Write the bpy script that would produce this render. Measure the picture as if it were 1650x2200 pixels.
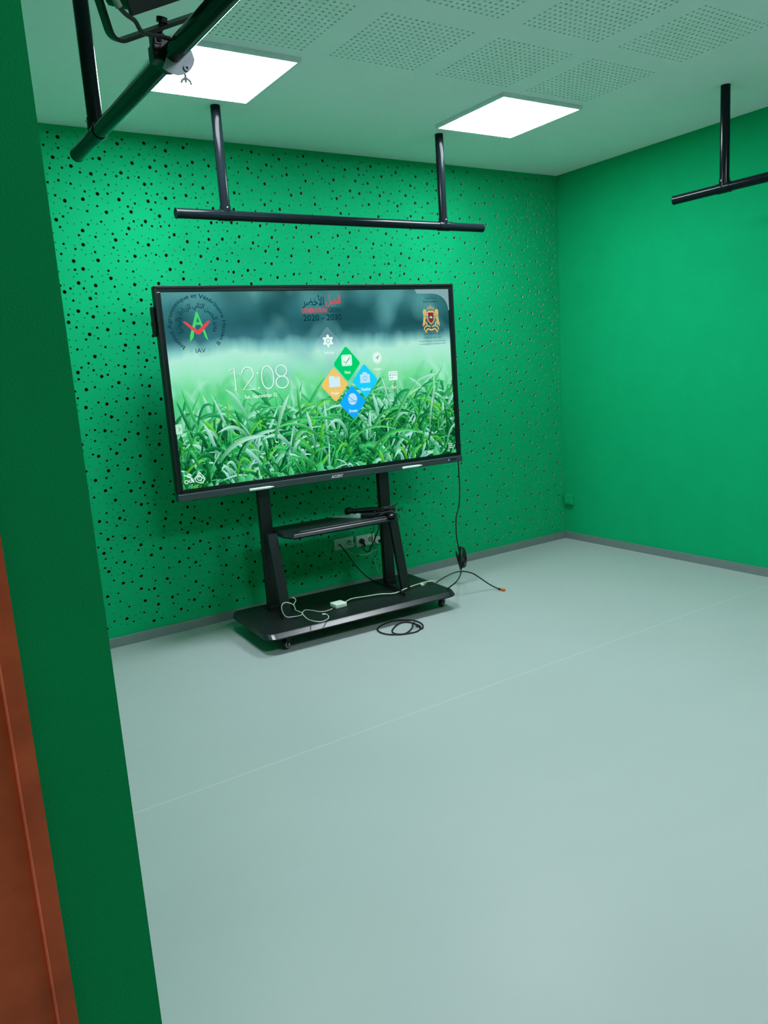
import bpy, bmesh, math, random
from math import sin, cos, pi, radians
from mathutils import Vector, Matrix
from mathutils.geometry import delaunay_2d_cdt, tessellate_polygon

# ------------------------------------------------------------------ scene
for o in list(bpy.data.objects):
    bpy.data.objects.remove(o, do_unlink=True)
SC = bpy.context.scene
COL = SC.collection
HC = 2.90          # ceiling height
XL = -4.60         # room face of the left wall
YF = -6.70         # room face of the unseen front wall, set back to dim the doorway jamb

cam_d = bpy.data.cameras.new('camera')
cam = bpy.data.objects.new('camera', cam_d)
COL.objects.link(cam)
cam.location = (-4.762, -4.6025, 1.5236)
cam.rotation_euler = (1.38664091, 0.0669970375, -0.582526478)
cam_d.sensor_fit = 'VERTICAL'
cam_d.sensor_height = 36.0
cam_d.lens = 1671.13 / 2200 * 36.0
cam_d.clip_start = 0.02
SC.camera = cam

SC.view_settings.view_transform = 'Standard'
SC.view_settings.look = 'None'
SC.view_settings.gamma = 1.0
SC.view_settings.use_curve_mapping = False
SC.view_settings.exposure = 0.0
LAMP_STRENGTH = 37.0
LAMP_COLOR = (0.93, 1.0, 1.06)
WORLD_COLOR = (1.0, 0.54, 0.26)
WORLD_STRENGTH = 0.34

wd = bpy.data.worlds.new('corridor_air')
SC.world = wd
wd.use_nodes = True
wb = wd.node_tree.nodes['Background']
wb.inputs[0].default_value = (*WORLD_COLOR, 1)
wb.inputs[1].default_value = WORLD_STRENGTH

# ------------------------------------------------------------------ helpers
def lin(c):
    c = c / 255.0
    return c / 12.92 if c <= 0.04045 else ((c + 0.055) / 1.055) ** 2.4

def srgb(r, g, b):
    return (lin(r), lin(g), lin(b))

def material(name, color, rough=0.5, metal=0.0, spec=0.5, emit=None, strength=0.0, vary=0.06, scale=30.0,
             bump=0.0, bump_scale=300.0, coat=0.0):
    m = bpy.data.materials.new(name)
    m.use_nodes = True
    nt = m.node_tree
    p = nt.nodes['Principled BSDF']
    p.inputs['Roughness'].default_value = rough
    p.inputs['Metallic'].default_value = metal
    p.inputs['Specular IOR Level'].default_value = spec
    p.inputs['Coat Weight'].default_value = coat
    tc = nt.nodes.new('ShaderNodeTexCoord')
    nz = nt.nodes.new('ShaderNodeTexNoise')
    nz.inputs['Scale'].default_value = scale
    nz.inputs['Detail'].default_value = 3.0
    nt.links.new(tc.outputs['Object'], nz.inputs['Vector'])
    rp = nt.nodes.new('ShaderNodeValToRGB')
    rp.color_ramp.elements[0].position = 0.3
    rp.color_ramp.elements[1].position = 0.7
    rp.color_ramp.elements[0].color = (*[min(1, v * (1 - vary)) for v in color], 1)
    rp.color_ramp.elements[1].color = (*[min(1, v * (1 + vary)) for v in color], 1)
    nt.links.new(nz.outputs['Fac'], rp.inputs['Fac'])
    nt.links.new(rp.outputs['Color'], p.inputs['Base Color'])
    if bump > 0:
        n2 = nt.nodes.new('ShaderNodeTexNoise')
        n2.inputs['Scale'].default_value = bump_scale
        n2.inputs['Detail'].default_value = 2.0
        nt.links.new(tc.outputs['Object'], n2.inputs['Vector'])
        bp = nt.nodes.new('ShaderNodeBump')
        bp.inputs['Strength'].default_value = bump
        bp.inputs['Distance'].default_value = 0.002
        nt.links.new(n2.outputs['Fac'], bp.inputs['Height'])
        nt.links.new(bp.outputs['Normal'], p.inputs['Normal'])
    if emit is not None:
        p.inputs['Emission Color'].default_value = (*emit, 1)
        p.inputs['Emission Strength'].default_value = strength
    return m

_em = {}
def display_material(rgb, alpha=1.0):
    """flat light of a lit picture element on the screen (sRGB 0-255)"""
    key = (rgb, alpha)
    if key in _em:
        return _em[key]
    m = bpy.data.materials.new('display_light')
    m.use_nodes = True
    nt = m.node_tree
    nt.nodes.clear()
    out = nt.nodes.new('ShaderNodeOutputMaterial')
    e = nt.nodes.new('ShaderNodeEmission')
    e.inputs[0].default_value = (*srgb(*rgb), 1)
    e.inputs[1].default_value = 1.0
    if alpha < 1:
        t = nt.nodes.new('ShaderNodeBsdfTransparent')
        mx = nt.nodes.new('ShaderNodeMixShader')
        mx.inputs[0].default_value = alpha
        nt.links.new(t.outputs[0], mx.inputs[1])
        nt.links.new(e.outputs[0], mx.inputs[2])
        nt.links.new(mx.outputs[0], out.inputs[0])
    else:
        nt.links.new(e.outputs[0], out.inputs[0])
    _em[key] = m
    return m

class MB:
    """collects shapes; build() links them as one mesh object"""
    def __init__(self):
        self.v = []; self.f = []; self.mi = []; self.sm = []
        self.mats = []
        self.cur = 0
    def use(self, m):
        if m not in self.mats:
            self.mats.append(m)
        self.cur = self.mats.index(m)
        return self
    def add(self, vs, fs, smooth=False, M=None):
        n = len(self.v)
        for p in vs:
            p = Vector(p)
            self.v.append(tuple(M @ p) if M is not None else tuple(p))
        for f in fs:
            self.f.append([n + i for i in f]); self.mi.append(self.cur); self.sm.append(smooth)
        return self
    def box(self, x0, x1, y0, y1, z0, z1, bev=0.0, M=None):
        bm = bmesh.new()
        bmesh.ops.create_cube(bm, size=1.0)
        for w in bm.verts:
            w.co = Vector(((x0 + x1) / 2 + w.co.x * (x1 - x0), (y0 + y1) / 2 + w.co.y * (y1 - y0), (z0 + z1) / 2 + w.co.z * (z1 - z0)))
        if bev > 0:
            bmesh.ops.bevel(bm, geom=list(bm.edges), offset=bev, segments=2, profile=0.5, affect='EDGES')
        return self.frombm(bm, M)
    def frombm(self, bm, M=None, smooth=False):
        bm.verts.index_update()
        vs = [w.co.copy() for w in bm.verts]
        fs = [[w.index for w in f.verts] for f in bm.faces]
        bm.free()
        return self.add(vs, fs, smooth, M)
    def tube(self, pts, r, seg=10, caps=True, sub=1, M=None):
        P = [Vector(p) for p in pts]
        if sub > 1 and len(P) > 2:
            Q = []
            for i in range(len(P) - 1):
                p0 = P[max(i - 1, 0)]; p1 = P[i]; p2 = P[i + 1]; p3 = P[min(i + 2, len(P) - 1)]
                for k in range(sub):
                    t = k / sub
                    Q.append(0.5 * ((2 * p1) + (p2 - p0) * t + (2 * p0 - 5 * p1 + 4 * p2 - p3) * t * t + (3 * p1 - p0 - 3 * p2 + p3) * t ** 3))
            Q.append(P[-1]); P = Q
        R = r if isinstance(r, (list, tuple)) else [r] * len(P)
        vs = []; fs = []
        prev = None
        for i, p in enumerate(P):
            d = (P[min(i + 1, len(P) - 1)] - P[max(i - 1, 0)])
            if d.length < 1e-9: d = Vector((0, 0, 1))
            d.normalize()
            if prev is None:
                up = Vector((0, 0, 1)) if abs(d.z) < 0.9 else Vector((1, 0, 0))
                a = d.cross(up).normalized()
            else:
                a = (prev - d * prev.dot(d))
                if a.length < 1e-6: a = d.orthogonal()
                a.normalize()
            prev = a
            b = d.cross(a)
            for k in range(seg):
                an = 2 * pi * k / seg
                vs.append(p + (a * cos(an) + b * sin(an)) * R[i])
        n = len(P)
        for i in range(n - 1):
            for k in range(seg):
                k2 = (k + 1) % seg
                fs.append((i * seg + k, i * seg + k2, (i + 1) * seg + k2, (i + 1) * seg + k))
        self.add(vs, fs, True, M)
        if caps:
            self.add([vs[k] for k in range(seg)], [tuple(range(seg))[::-1]], False, M)
            self.add([vs[(n - 1) * seg + k] for k in range(seg)], [tuple(range(seg))], False, M)
        return self
    def disc(self, c, axis, r0, r1, h, seg=24, M=None):
        """ring / solid disc of thickness h along axis"""
        a = Vector(axis).normalized(); u = a.orthogonal().normalized(); w = a.cross(u); c = Vector(c)
        vs = []; fs = []
        for s in (-h / 2, h / 2):
            for r in (r0, r1):
                for k in range(seg):
                    an = 2 * pi * k / seg
                    vs.append(c + a * s + (u * cos(an) + w * sin(an)) * max(r, 1e-5))
        def q(i, k): return i * seg + k % seg
        for k in range(seg):
            fs.append((q(2, k), q(3, k), q(3, k + 1), q(2, k + 1)))
            fs.append((q(1, k), q(0, k), q(0, k + 1), q(1, k + 1)))
            fs.append((q(3, k), q(1, k), q(1, k + 1), q(3, k + 1)))
            if r0 > 0: fs.append((q(0, k), q(2, k), q(2, k + 1), q(0, k + 1)))
        return self.add(vs, fs, False, M)
    def prism(self, poly, axis, t0, t1, M=None):
        """extrude a 2-D outline; axis 'y': (x,z) outline, 'z': (x,y) outline, 'x': (y,z) outline"""
        def mk(p, t):
            return {'y': (p[0], t, p[1]), 'z': (p[0], p[1], t), 'x': (t, p[0], p[1])}[axis]
        n = len(poly)
        vs = [mk(p, t0) for p in poly] + [mk(p, t1) for p in poly]
        fs = [tuple(range(n)), tuple(range(n, 2 * n))[::-1]]
        for i in range(n):
            j = (i + 1) % n
            fs.append((i, i + n, j + n, j))
        bm = bmesh.new()
        bv = [bm.verts.new(v) for v in vs]
        for f in fs: bm.faces.new([bv[i] for i in f])
        bmesh.ops.recalc_face_normals(bm, faces=bm.faces)
        return self.frombm(bm, M)
    def build(self, name, mat=None, parent=None, matrix=None):
        me = bpy.data.meshes.new(name)
        me.from_pydata(self.v, [], self.f)
        ms = self.mats if self.mats else [mat]
        for m in ms: me.materials.append(m)
        me.polygons.foreach_set('material_index', self.mi if self.mats else [0] * len(self.f))
        me.polygons.foreach_set('use_smooth', self.sm)
        me.update()
        o = bpy.data.objects.new(name, me)
        COL.objects.link(o)
        if parent is not None: o.parent = parent
        if matrix is not None: o.matrix_local = matrix
        return o

def tag(o, label, cat, group=None):
    o['label'] = label; o['category'] = cat
    if group: o['group'] = group
    return o

def thing(name, label, cat, loc=(0, 0, 0), rotz=0.0, group=None):
    o = bpy.data.objects.new(name, None)
    o.empty_display_size = 0.1
    COL.objects.link(o)
    o.location = loc; o.rotation_euler = (0, 0, rotz)
    return tag(o, label, cat, group)

def structure(o):
    o['kind'] = 'structure'
    return o

def copy_tree(o, parent=None):
    c = o.copy(); COL.objects.link(c)
    if parent is not None:
        c.parent = parent
    for ch in list(o.children):
        copy_tree(ch, c)
    return c

# ------------------------------------------------------------------ materials
GREEN = (0.0045, 0.39, 0.156)
M_wall = material('green_wall_paint', GREEN, rough=0.75, spec=0.04, vary=0.03, scale=6, bump=0.12, bump_scale=420)
M_gyp = material('cut_gypsum_edge', (0.35, 0.50, 0.42), rough=0.9, spec=0.1)
M_dark = material('black_acoustic_fleece', (0.004, 0.006, 0.005), rough=0.95, spec=0.05)
M_ceil = material('white_ceiling_paint', (0.90, 0.90, 0.95), rough=0.9, spec=0.1, vary=0.01, scale=3)
M_base = material('grey_skirting_metal', (0.20, 0.245, 0.25), rough=0.4, metal=0.2, spec=0.5, vary=0.04)
M_wood = material('reddish_door_wood', (0.58, 0.125, 0.060), rough=0.55, spec=0.3, vary=0.18, scale=22)
M_pipe = material('gloss_black_pipe', (0.006, 0.010, 0.013), rough=0.13, spec=0.13, vary=0.1)
M_black = material('satin_black_metal', (0.007, 0.011, 0.012), rough=0.42, spec=0.35, vary=0.1)
M_bevel = material('polished_black_metal_lip', (0.013, 0.015, 0.022), rough=0.30, spec=0.6, vary=0.05)
M_rubber = material('black_cable_rubber', (0.008, 0.010, 0.010), rough=0.45, spec=0.4)
M_plastic = material('matt_black_plastic', (0.006, 0.009, 0.010), rough=0.5, spec=0.25)
M_bezel = material('black_bezel_glass', (0.004, 0.007, 0.009), rough=0.25, spec=0.4)
M_barm = material('dark_grey_brushed_bar', (0.040, 0.056, 0.064), rough=0.42, metal=0.3, spec=0.5)
M_white = material('white_plastic', (0.68, 0.78, 0.70), rough=0.4, spec=0.4)
M_pale = material('pale_cable_sheath', (0.52, 0.60, 0.48), rough=0.5, spec=0.3)
M_socket = material('off_white_socket_plastic', (0.52, 0.62, 0.56), rough=0.45, spec=0.4)
M_sockin = material('socket_recess_grey', (0.16, 0.21, 0.185), rough=0.5, spec=0.3)
M_alu = material('white_lamp_frame', (0.80, 0.80, 0.88), rough=0.4, spec=0.4)
M_steel = material('bare_grey_steel', (0.30, 0.31, 0.38), rough=0.5, metal=0.1)
M_orange = material('orange_connector_plastic', (0.62, 0.17, 0.035), rough=0.4)
M_lamp = material('lit_lamp_diffuser', (0.8, 0.8, 0.8), rough=0.6, emit=LAMP_COLOR, strength=LAMP_STRENGTH)
M_blue = material('blue_indicator_light', (0.02, 0.03, 0.3), emit=(0.12, 0.2, 1.0), strength=1.6)
M_sleeve = material('clear_grey_plastic_film', (0.30, 0.46, 0.44), rough=0.12, spec=0.8)
M_brand = material('silver_letter_print', (0.60, 0.70, 0.66), rough=0.4)

# floor: pale vinyl sheet with one welded seam
M_floor = material('pale_grey_green_vinyl_floor', (0.39, 0.44, 0.445), rough=0.42, spec=0.35, vary=0.025, scale=1.4, bump=0.05, bump_scale=90)
nt = M_floor.node_tree
tcn = [n for n in nt.nodes if n.type == 'TEX_COORD'][0]
rpn = [n for n in nt.nodes if n.type == 'VALTORGB'][0]
prn = nt.nodes['Principled BSDF']
sx = nt.nodes.new('ShaderNodeSeparateXYZ')
nt.links.new(tcn.outputs['Object'], sx.inputs[0])
ma = nt.nodes.new('ShaderNodeMath'); ma.operation = 'ADD'; ma.inputs[1].default_value = 1.905
nt.links.new(sx.outputs['Y'], ma.inputs[0])
mb_ = nt.nodes.new('ShaderNodeMath'); mb_.operation = 'ABSOLUTE'
nt.links.new(ma.outputs[0], mb_.inputs[0])
mc = nt.nodes.new('ShaderNodeMath'); mc.operation = 'LESS_THAN'; mc.inputs[1].default_value = 0.0028
nt.links.new(mb_.outputs[0], mc.inputs[0])
mm = nt.nodes.new('ShaderNodeMath'); mm.operation = 'MULTIPLY'; mm.inputs[1].default_value = 0.32
nt.links.new(mc.outputs[0], mm.inputs[0])
mx = nt.nodes.new('ShaderNodeMix'); mx.data_type = 'RGBA'
nt.links.new(mm.outputs[0], mx.inputs['Factor'])
nt.links.new(rpn.outputs['Color'], mx.inputs['A'])
mx.inputs['B'].default_value = (0.66, 0.74, 0.71, 1)
nt.links.new(mx.outputs['Result'], prn.inputs['Base Color'])

# ------------------------------------------------------------------ room shell
b = MB(); b.box(-6.2, 0.16, -6.86, 0.16, -0.12, 0.0)
structure(b.build('floor', M_floor))

b = MB(); b.box(0.0, 0.16, -6.86, 0.16, 0.0, HC)
structure(b.build('wall_right', M_wall))
b = MB(); b.box(-4.76, 0.0, -6.86, YF, 0.0, HC)
structure(b.build('wall_front', M_wall))

# left wall with the doorway the view comes through
DJ = -3.831        # far side of the opening
DN = -5.90         # unseen near side of the opening, moved back to cut bounce
b = MB()
b.box(-4.755, XL, DJ, 0.0, 0.0, HC)
b.box(-4.755, XL, YF, DN, 0.0, HC)
b.box(-4.755, XL, DN, DJ, 2.62, HC)
structure(b.build('wall_left', M_wall))

# wooden door lining at the outer half of the opening
b = MB()
def lining(y, s):
    b.prism([(-4.682, y + s * 0.0), (-4.682, y + s * 0.010), (-4.6990, y + s * 0.0105), (-4.7000, y + s * 0.0145), (-4.7016, y + s * 0.0150), (-4.7026, y + s * 0.0122),
             (-4.79, y + s * 0.0135), (-4.79, y - s * 0.07), (-4.757, y - s * 0.07), (-4.757, y + s * 0.0)], 'z', 0.0, 2.62)
lining(DJ, -1)
lining(DN, 1)
b.box(-4.79, -4.682, DN + 0.012, DJ - 0.012, 2.608, 2.62)
structure(b.build('trim_1', M_wood))

# ---- perforated back wall -------------------------------------------------
random.seed(7)
def hole_pattern(w, h, seed):
    rnd = random.Random(seed)
    holes = []
    for r, cnt, gap in ((0.0105, int(76 * w * h), 0.070), (0.0072, int(142 * w * h), 0.040), (0.0034, int(370 * w * h), 0.026)):
        same = []
        for _ in range(cnt):
            best = None; bd = -1
            for _c in range(14):
                x = rnd.uniform(r + 0.008, w - r - 0.008); y = rnd.uniform(r + 0.008, h - r - 0.008)
                if any((hx - x) ** 2 + (hy - y) ** 2 < (hr + r + (0.014 if r > 0.005 else 0.010)) ** 2 for (hx, hy, hr) in holes):
                    continue
                d = min(((hx - x) ** 2 + (hy - y) ** 2 for (hx, hy) in same), default=9.0)
                if d > bd: bd = d; best = (x, y)
            if best and bd > (gap * 0.8) ** 2:
                same.append(best); holes.append((best[0], best[1], r))
    return holes

def perforated_tile(w, h, seed):
    """triangulated board face with round holes, plus the ring loops"""
    holes = hole_pattern(w, h, seed)
    vs = [Vector((0, 0)), Vector((w, 0)), Vector((w, h)), Vector((0, h))]
    ed = [(0, 1), (1, 2), (2, 3), (3, 0)]
    ring_of = {}
    rings = []
    for hi, (x, y, r) in enumerate(holes):
        n = 12 if r > 0.01 else (10 if r > 0.005 else 7)
        s = len(vs)
        ph = hi * 0.7
        for k in range(n):
            a = 2 * pi * k / n + ph
            vs.append(Vector((x + r * cos(a), y + r * sin(a))))
            ring_of[s + k] = hi
            ed.append((s + k, s + (k + 1) % n))
        rings.append(list(range(s, s + n)))
    V, E, F, ov, oe, of = delaunay_2d_cdt(vs, ed, [], 0, 1e-7)
    m = [o[0] if o else -1 for o in ov]
    tris = []
    for f in F:
        ids = [ring_of.get(m[i], -1 - i) for i in f]
        if ids[0] == ids[1] == ids[2]:
            continue
        tris.append([m[i] for i in f])
    return vs, tris, rings

b = MB()
b.use(M_wall); b.use(M_gyp); b.use(M_dark)
TX, TZ = 4, 4
Z0, Z1 = 0.085, 2.885
tw = 4.58 / TX; th = (Z1 - Z0) / TZ
tiles = [perforated_tile(tw, th, s) for s in (11, 23, 37)]
DEPTH = 0.0125
for i in range(TX):
    for j in range(TZ):
        vs, tris, rings = tiles[(i + 2 * j) % 3]
        fx = (i + j) % 2; fz = (j // 2 + i) % 2
        ox = XL + 0.008 + i * tw; oz = Z0 + j * th
        def P(p, y):
            x = tw - p.x if fx else p.x
            z = th - p.y if fz else p.y
            return (ox + x, y, oz + z)
        flip = bool(fx) ^ bool(fz)
        b.use(M_wall)
        b.add([P(p, 0.0) for p in vs], [t[::-1] if flip else t for t in tris])
        b.use(M_gyp)
        for rg in rings:
            n = len(rg)
            b.add([P(vs[k], 0.0) for k in rg] + [P(vs[k], DEPTH) for k in rg],
                  [(k, k + n, (k + 1) % n + n, (k + 1) % n) for k in range(n)])
b.use(M_wall)
def vquad(x0, x1, z0, z1, y):
    b.add([(x0, y, z0), (x1, y, z0), (x1, y, z1), (x0, y, z1)], [(0, 1, 2, 3)])
vquad(XL, 0, 0, Z0, 0); vquad(XL, 0, Z1, HC, 0)
vquad(XL, XL + 0.008, Z0, Z1, 0); vquad(-0.012, 0, Z0, Z1, 0)
b.use(M_dark)
b.box(-4.755, 0.16, DEPTH, 0.16, 0, HC)
structure(b.build('wall_back'))

# ---- ceiling with square fields of round holes ------------------------------
b = MB(); b.use(M_ceil); b.use(M_dark)
FX = [-3.18, -2.585, -1.992, -1.396]
FY = [-1.597, -2.203, -2.81, -3.416]
NP, PITCH, HR = 16, 0.0298, 0.0066
half = NP * PITCH / 2
def cquad(x0, x1, y0, y1):
    if x1 - x0 < 1e-6 or y1 - y0 < 1e-6: return
    b.add([(x0, y0, HC), (x0, y1, HC), (x1, y1, HC), (x1, y0, HC)], [(0, 1, 2, 3)])
xs = [-4.755] + [v for c in FX for v in (c - half, c + half)] + [0.16]
ys = [-6.86] + [v for c in FY[::-1] for v in (c - half, c + half)] + [0.16]
b.use(M_ceil)
for i in range(len(xs) - 1):
    for j in range(len(ys) - 1):
        if i % 2 == 1 and j % 2 == 1:
            continue
        cquad(xs[i], xs[i + 1], ys[j], ys[j + 1])
for cx in FX:
    for cy in FY:
        for i in range(NP):
            for j in range(NP):
                x = cx - half + (i + 0.5) * PITCH; y = cy - half + (j + 0.5) * PITCH
                h2 = PITCH / 2
                outer = [(x + h2, y), (x + h2, y + h2), (x, y + h2), (x - h2, y + h2), (x - h2, y), (x - h2, y - h2), (x, y - h2), (x + h2, y - h2)]
                ring = [(x + HR * cos(k * pi / 4), y + HR * sin(k * pi / 4)) for k in range(8)]
                vs = [(p[0], p[1], HC) for p in outer] + [(p[0], p[1], HC) for p in ring] + [(p[0], p[1], HC + 0.0125) for p in ring]
                fs = []; f2 = []
                for k in range(8):
                    k2 = (k + 1) % 8
                    fs.append((k, k + 8, k2 + 8, k2)); f2.append((k + 8, k + 16, k2 + 16, k2 + 8))
                b.add(vs, fs + f2)
b.use(M_dark)
b.box(-4.755, 0.16, -6.86, 0.16, HC + 0.0125, HC + 0.12)
structure(b.build('ceiling'))

# ---- skirting ---------------------------------------------------------------
BH = 0.058
def skirting(name, x0, x1, y0, y1):
    m = MB(); m.box(x0, x1, y0, y1, 0, BH, 0.002)
    return structure(m.build(name, M_base))
skirting('baseboard_back', XL, 0.0, -0.012, 0.0)
skirting('baseboard_right', -0.012, 0.0, YF, -0.012)
m = MB()
m.box(XL, XL + 0.012, DJ, -0.012, 0, BH, 0.002)
m.box(XL, XL + 0.012, YF, DN, 0, BH, 0.002)
structure(m.build('baseboard_left', M_base))
skirting('baseboard_front', XL + 0.012, -0.012, YF, YF + 0.012)

# ------------------------------------------------------------------ ceiling lamps
def ceiling_lamp(x, y, label):
    t = thing('ceiling_panel_light', label, 'ceiling lamp', (x, y, HC), 0, 'square ceiling panel lights')
    m = MB()
    w = 0.2975; i = 0.2835
    for (x0, x1, y0, y1) in ((-w, w, i, w), (-w, w, -w, -i), (-w, -i, -i, i), (i, w, -i, i)):
        m.box(x0, x1, y0, y1, -0.0205, 0.0, 0.0012)
    m.build('frame', M_alu, t)
    m = MB(); m.box(-i, i, -i, i, -0.0198, -0.002)
    m.build('diffuser', M_lamp, t)
    return t
lamp = ceiling_lamp(-3.217, -1.002, 'lit square white ceiling panel light partly hidden by the near black pipe and stage light')
for (x, y, lb) in ((-1.432, -1.012, 'lit square white ceiling panel light over the display, nearer the right corner of the room'),
                   (-3.217, -3.98, 'lit square white ceiling panel light above the doorway end of the room, left one'),
                   (-1.432, -3.98, 'lit square white ceiling panel light at the front end of the room, right one')):
    c = copy_tree(lamp)
    c.location = (x, y, HC); c['label'] = lb

# ------------------------------------------------------------------ hanging pipe racks
PR = 0.0255; PZ = 2.362
def pipe_rack(label, cx, cy, rot, length, posts, pz=PZ):
    """crossbar along local x, posts at local x positions up to the ceiling"""
    t = thing('pipe_rack', label, 'pipe rack', (cx, cy, HC), rot, 'black ceiling pipe racks')
    z = pz - HC
    m = MB()
    m.tube([(-length / 2, 0, z), (length / 2, 0, z)], PR, 28)
    bar = m.build('crossbar', M_pipe, t)
    for s in (-1, 1):
        m = MB(); m.disc((s * length / 2, 0, z), (1, 0, 0), 0.019, PR + 0.0008, 0.004, 28)
        m.build('end_cap', M_plastic, bar)
    for px in posts:
        m = MB(); m.tube([(px, 0, z + 0.02), (px, 0, -0.0005)], PR, 28)
        m.build('drop_pole', M_pipe, t)
        m = MB()
        m.tube([(px - 0.04, 0, z), (px + 0.04, 0, z)], PR + 0.003, 28)
        m.tube([(px, 0, z), (px, 0, z + 0.048)], PR + 0.003, 28)
        cp = m.build('tee_coupling', M_pipe, t)
        m = MB(); m.tube([(px, -PR - 0.002, z + 0.036), (px, -PR - 0.007, z + 0.036)], 0.004, 10)
        m.build('set_screw', M_steel, cp)
    return t
pipe_rack('black pipe rack hanging from the ceiling along the perforated back wall above the display', -2.295, -0.575, 0.0, 2.03, (-0.745, 0.700))
pipe_rack('black pipe rack hanging along the right wall, cut off by the right picture edge', -0.62, -2.55, -pi / 2, 2.03, (-0.692, 0.72), 2.373)
NEAR_ANG = radians(-1.2)
pipe_rack('large near black pipe rack at upper left that carries the stage light', -3.955, -2.49, -pi / 2 - NEAR_ANG, 2.07, (-0.765, 0.75), 2.368)

# ------------------------------------------------------------------ stage light on the near rack
CY = -2.44
CXp = -3.953
e1 = Vector((0.91, 0.0, 0.41)).normalized()
e2 = Vector((-0.36, -0.44, 0.79)).normalized()
e3 = e1.cross(e2).normalized()
sl = thing('stage_light', 'black stage light clamped in its yoke on the near pipe rack', 'stage light', (CXp, CY, 2.368))
# frame of the yoke: origin at the middle of its lower bar
oY = Vector((-0.018, -0.03, 0.062))
MY = Matrix(((e1.x, e2.x, e3.x, oY.x), (e1.y, e2.y, e3.y, oY.y), (e1.z, e2.z, e3.z, oY.z), (0, 0, 0, 1)))
W2 = 0.150
m = MB()
path = []
rc = 0.03
for s in (-1, 1):
    seq = [(s * (W2), 0.26)] + [(s * (W2 - rc + rc * cos(a)), rc - rc * sin(a)) for a in [k * pi / 12 for k in range(7)]]
    if s == 1: seq = seq[::-1]
    path += seq
prof = 0.0045
vs = []; fs = []
n = len(path)
for i, p in enumerate(path):
    a = Vector(path[max(i - 1, 0)]); c = Vector(path[min(i + 1, n - 1)])
    d = (c - a).normalized(); nn = Vector((-d.y, d.x))
    for (o_, w_) in ((-prof, -0.016), (prof, -0.016), (prof, 0.016), (-prof, 0.016)):
        vs.append((p[0] + nn.x * o_, p[1] + nn.y * o_, w_))
for i in range(n - 1):
    for k in range(4):
        k2 = (k + 1) % 4
        fs.append((i * 4 + k, i * 4 + k2, (i + 1) * 4 + k2, (i + 1) * 4 + k))
fs += [(3, 2, 1, 0), tuple((n - 1) * 4 + k for k in range(4))]
m.add(vs, fs)
m.build('yoke', M_black, sl, MY)
m = MB()
m.box(-0.105, 0.112, 0.062, 0.262, -0.075, 0.075, 0.012)
for k in range(6):
    m.box(-0.085 + k * 0.034, -0.073 + k * 0.034, 0.085, 0.24, -0.098, -0.07, 0.002)
body = m.build('lamp_body', M_black, sl, MY)
m = MB()
m.box(-0.118, 0.125, 0.060, 0.272, 0.070, 0.084, 0.003)
m.build('front_rim', M_black, body)
for s in (-1, 1):
    m = MB(); m.disc((s * 0.135, 0.205, 0), (1, 0, 0), 0, 0.018, 0.045, 16)
    m.build('tilt_knob', M_plastic, sl, MY)
# clamp round the pipe (pipe runs along world y through the thing's origin)
m = MB()
m.tube([(0, -0.026, 0), (0, 0.026, 0)], PR + 0.009, 28)
m.box(-0.050, -0.020, -0.022, 0.022, -0.018, 0.024, 0.005)
m.box(-0.046, -0.012, -0.018, 0.018, 0.018, 0.052, 0.005)
clamp = m.build('pipe_clamp', M_black, sl)
m = MB(); m.disc((0, 0, 0.012), (0, 1, 0), 0, 0.013, 0.02, 6)
m.tube([(-0.02, 0, 0.012), (0.02, 0, 0.012)], 0.004, 8)
m.tube([(-0.030, -0.016, 0.03), (-0.022, -0.030, 0.072)], 0.007, 10)
m.disc((-0.0215, -0.031, 0.076), (0.1, -0.25, 1), 0, 0.014, 0.012, 12)
m.build('yoke_bolt', M_black, clamp)
m = MB()
seg = [(0.030 * 0 + 0.055 * cos(a), 0.055 * sin(a)) for a in [-pi * 0.72 + k * pi * 0.66 / 14 for k in range(15)]]
m.prism([(-0.01, 0.012)] + seg + [(0.045, 0.02)], 'y', -0.040, -0.036)
plate = m.build('clamp_plate', M_steel, sl)
m = MB()
m.disc((0.028, -0.043, -0.036), (0, 1, 0), 0.0035, 0.008, 0.004, 14)
m.tube([(0.022, -0.043, -0.052), (0.022, -0.043, -0.072)], 0.0035, 8)
m.tube([(0.022, -0.043, -0.060), (0.034, -0.043, -0.068), (0.036, -0.043, -0.076)], 0.003, 8)
m.tube([(0.022, -0.043, -0.060), (0.012, -0.043, -0.068), (0.009, -0.043, -0.074)], 0.003, 8)
m.build('wing_nut', M_steel, plate)
def to_sl(pts): return [Vector(p) - Vector((CXp, CY, 2.368)) for p in pts]
m = MB()
m.tube(to_sl([(-4.144,-2.62,2.423),(-4.133,-2.605,2.409),(-4.119,-2.59,2.403),(-4.099,-2.575,2.396),(-4.075,-2.56,2.392),(-4.058,-2.545,2.378),(-4.036,-2.53,2.379),(-3.999,-2.515,2.386),(-3.968,-2.5,2.389)]), 0.0055, 10, sub=5)
cb = m.build('supply_cable', M_rubber, sl)
m = MB()
m.tube(to_sl([(-4.139,-2.62,2.412),(-4.126,-2.61,2.395)]), 0.0085, 12)
m.build('cable_plug', M_sockin, cb)

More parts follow.
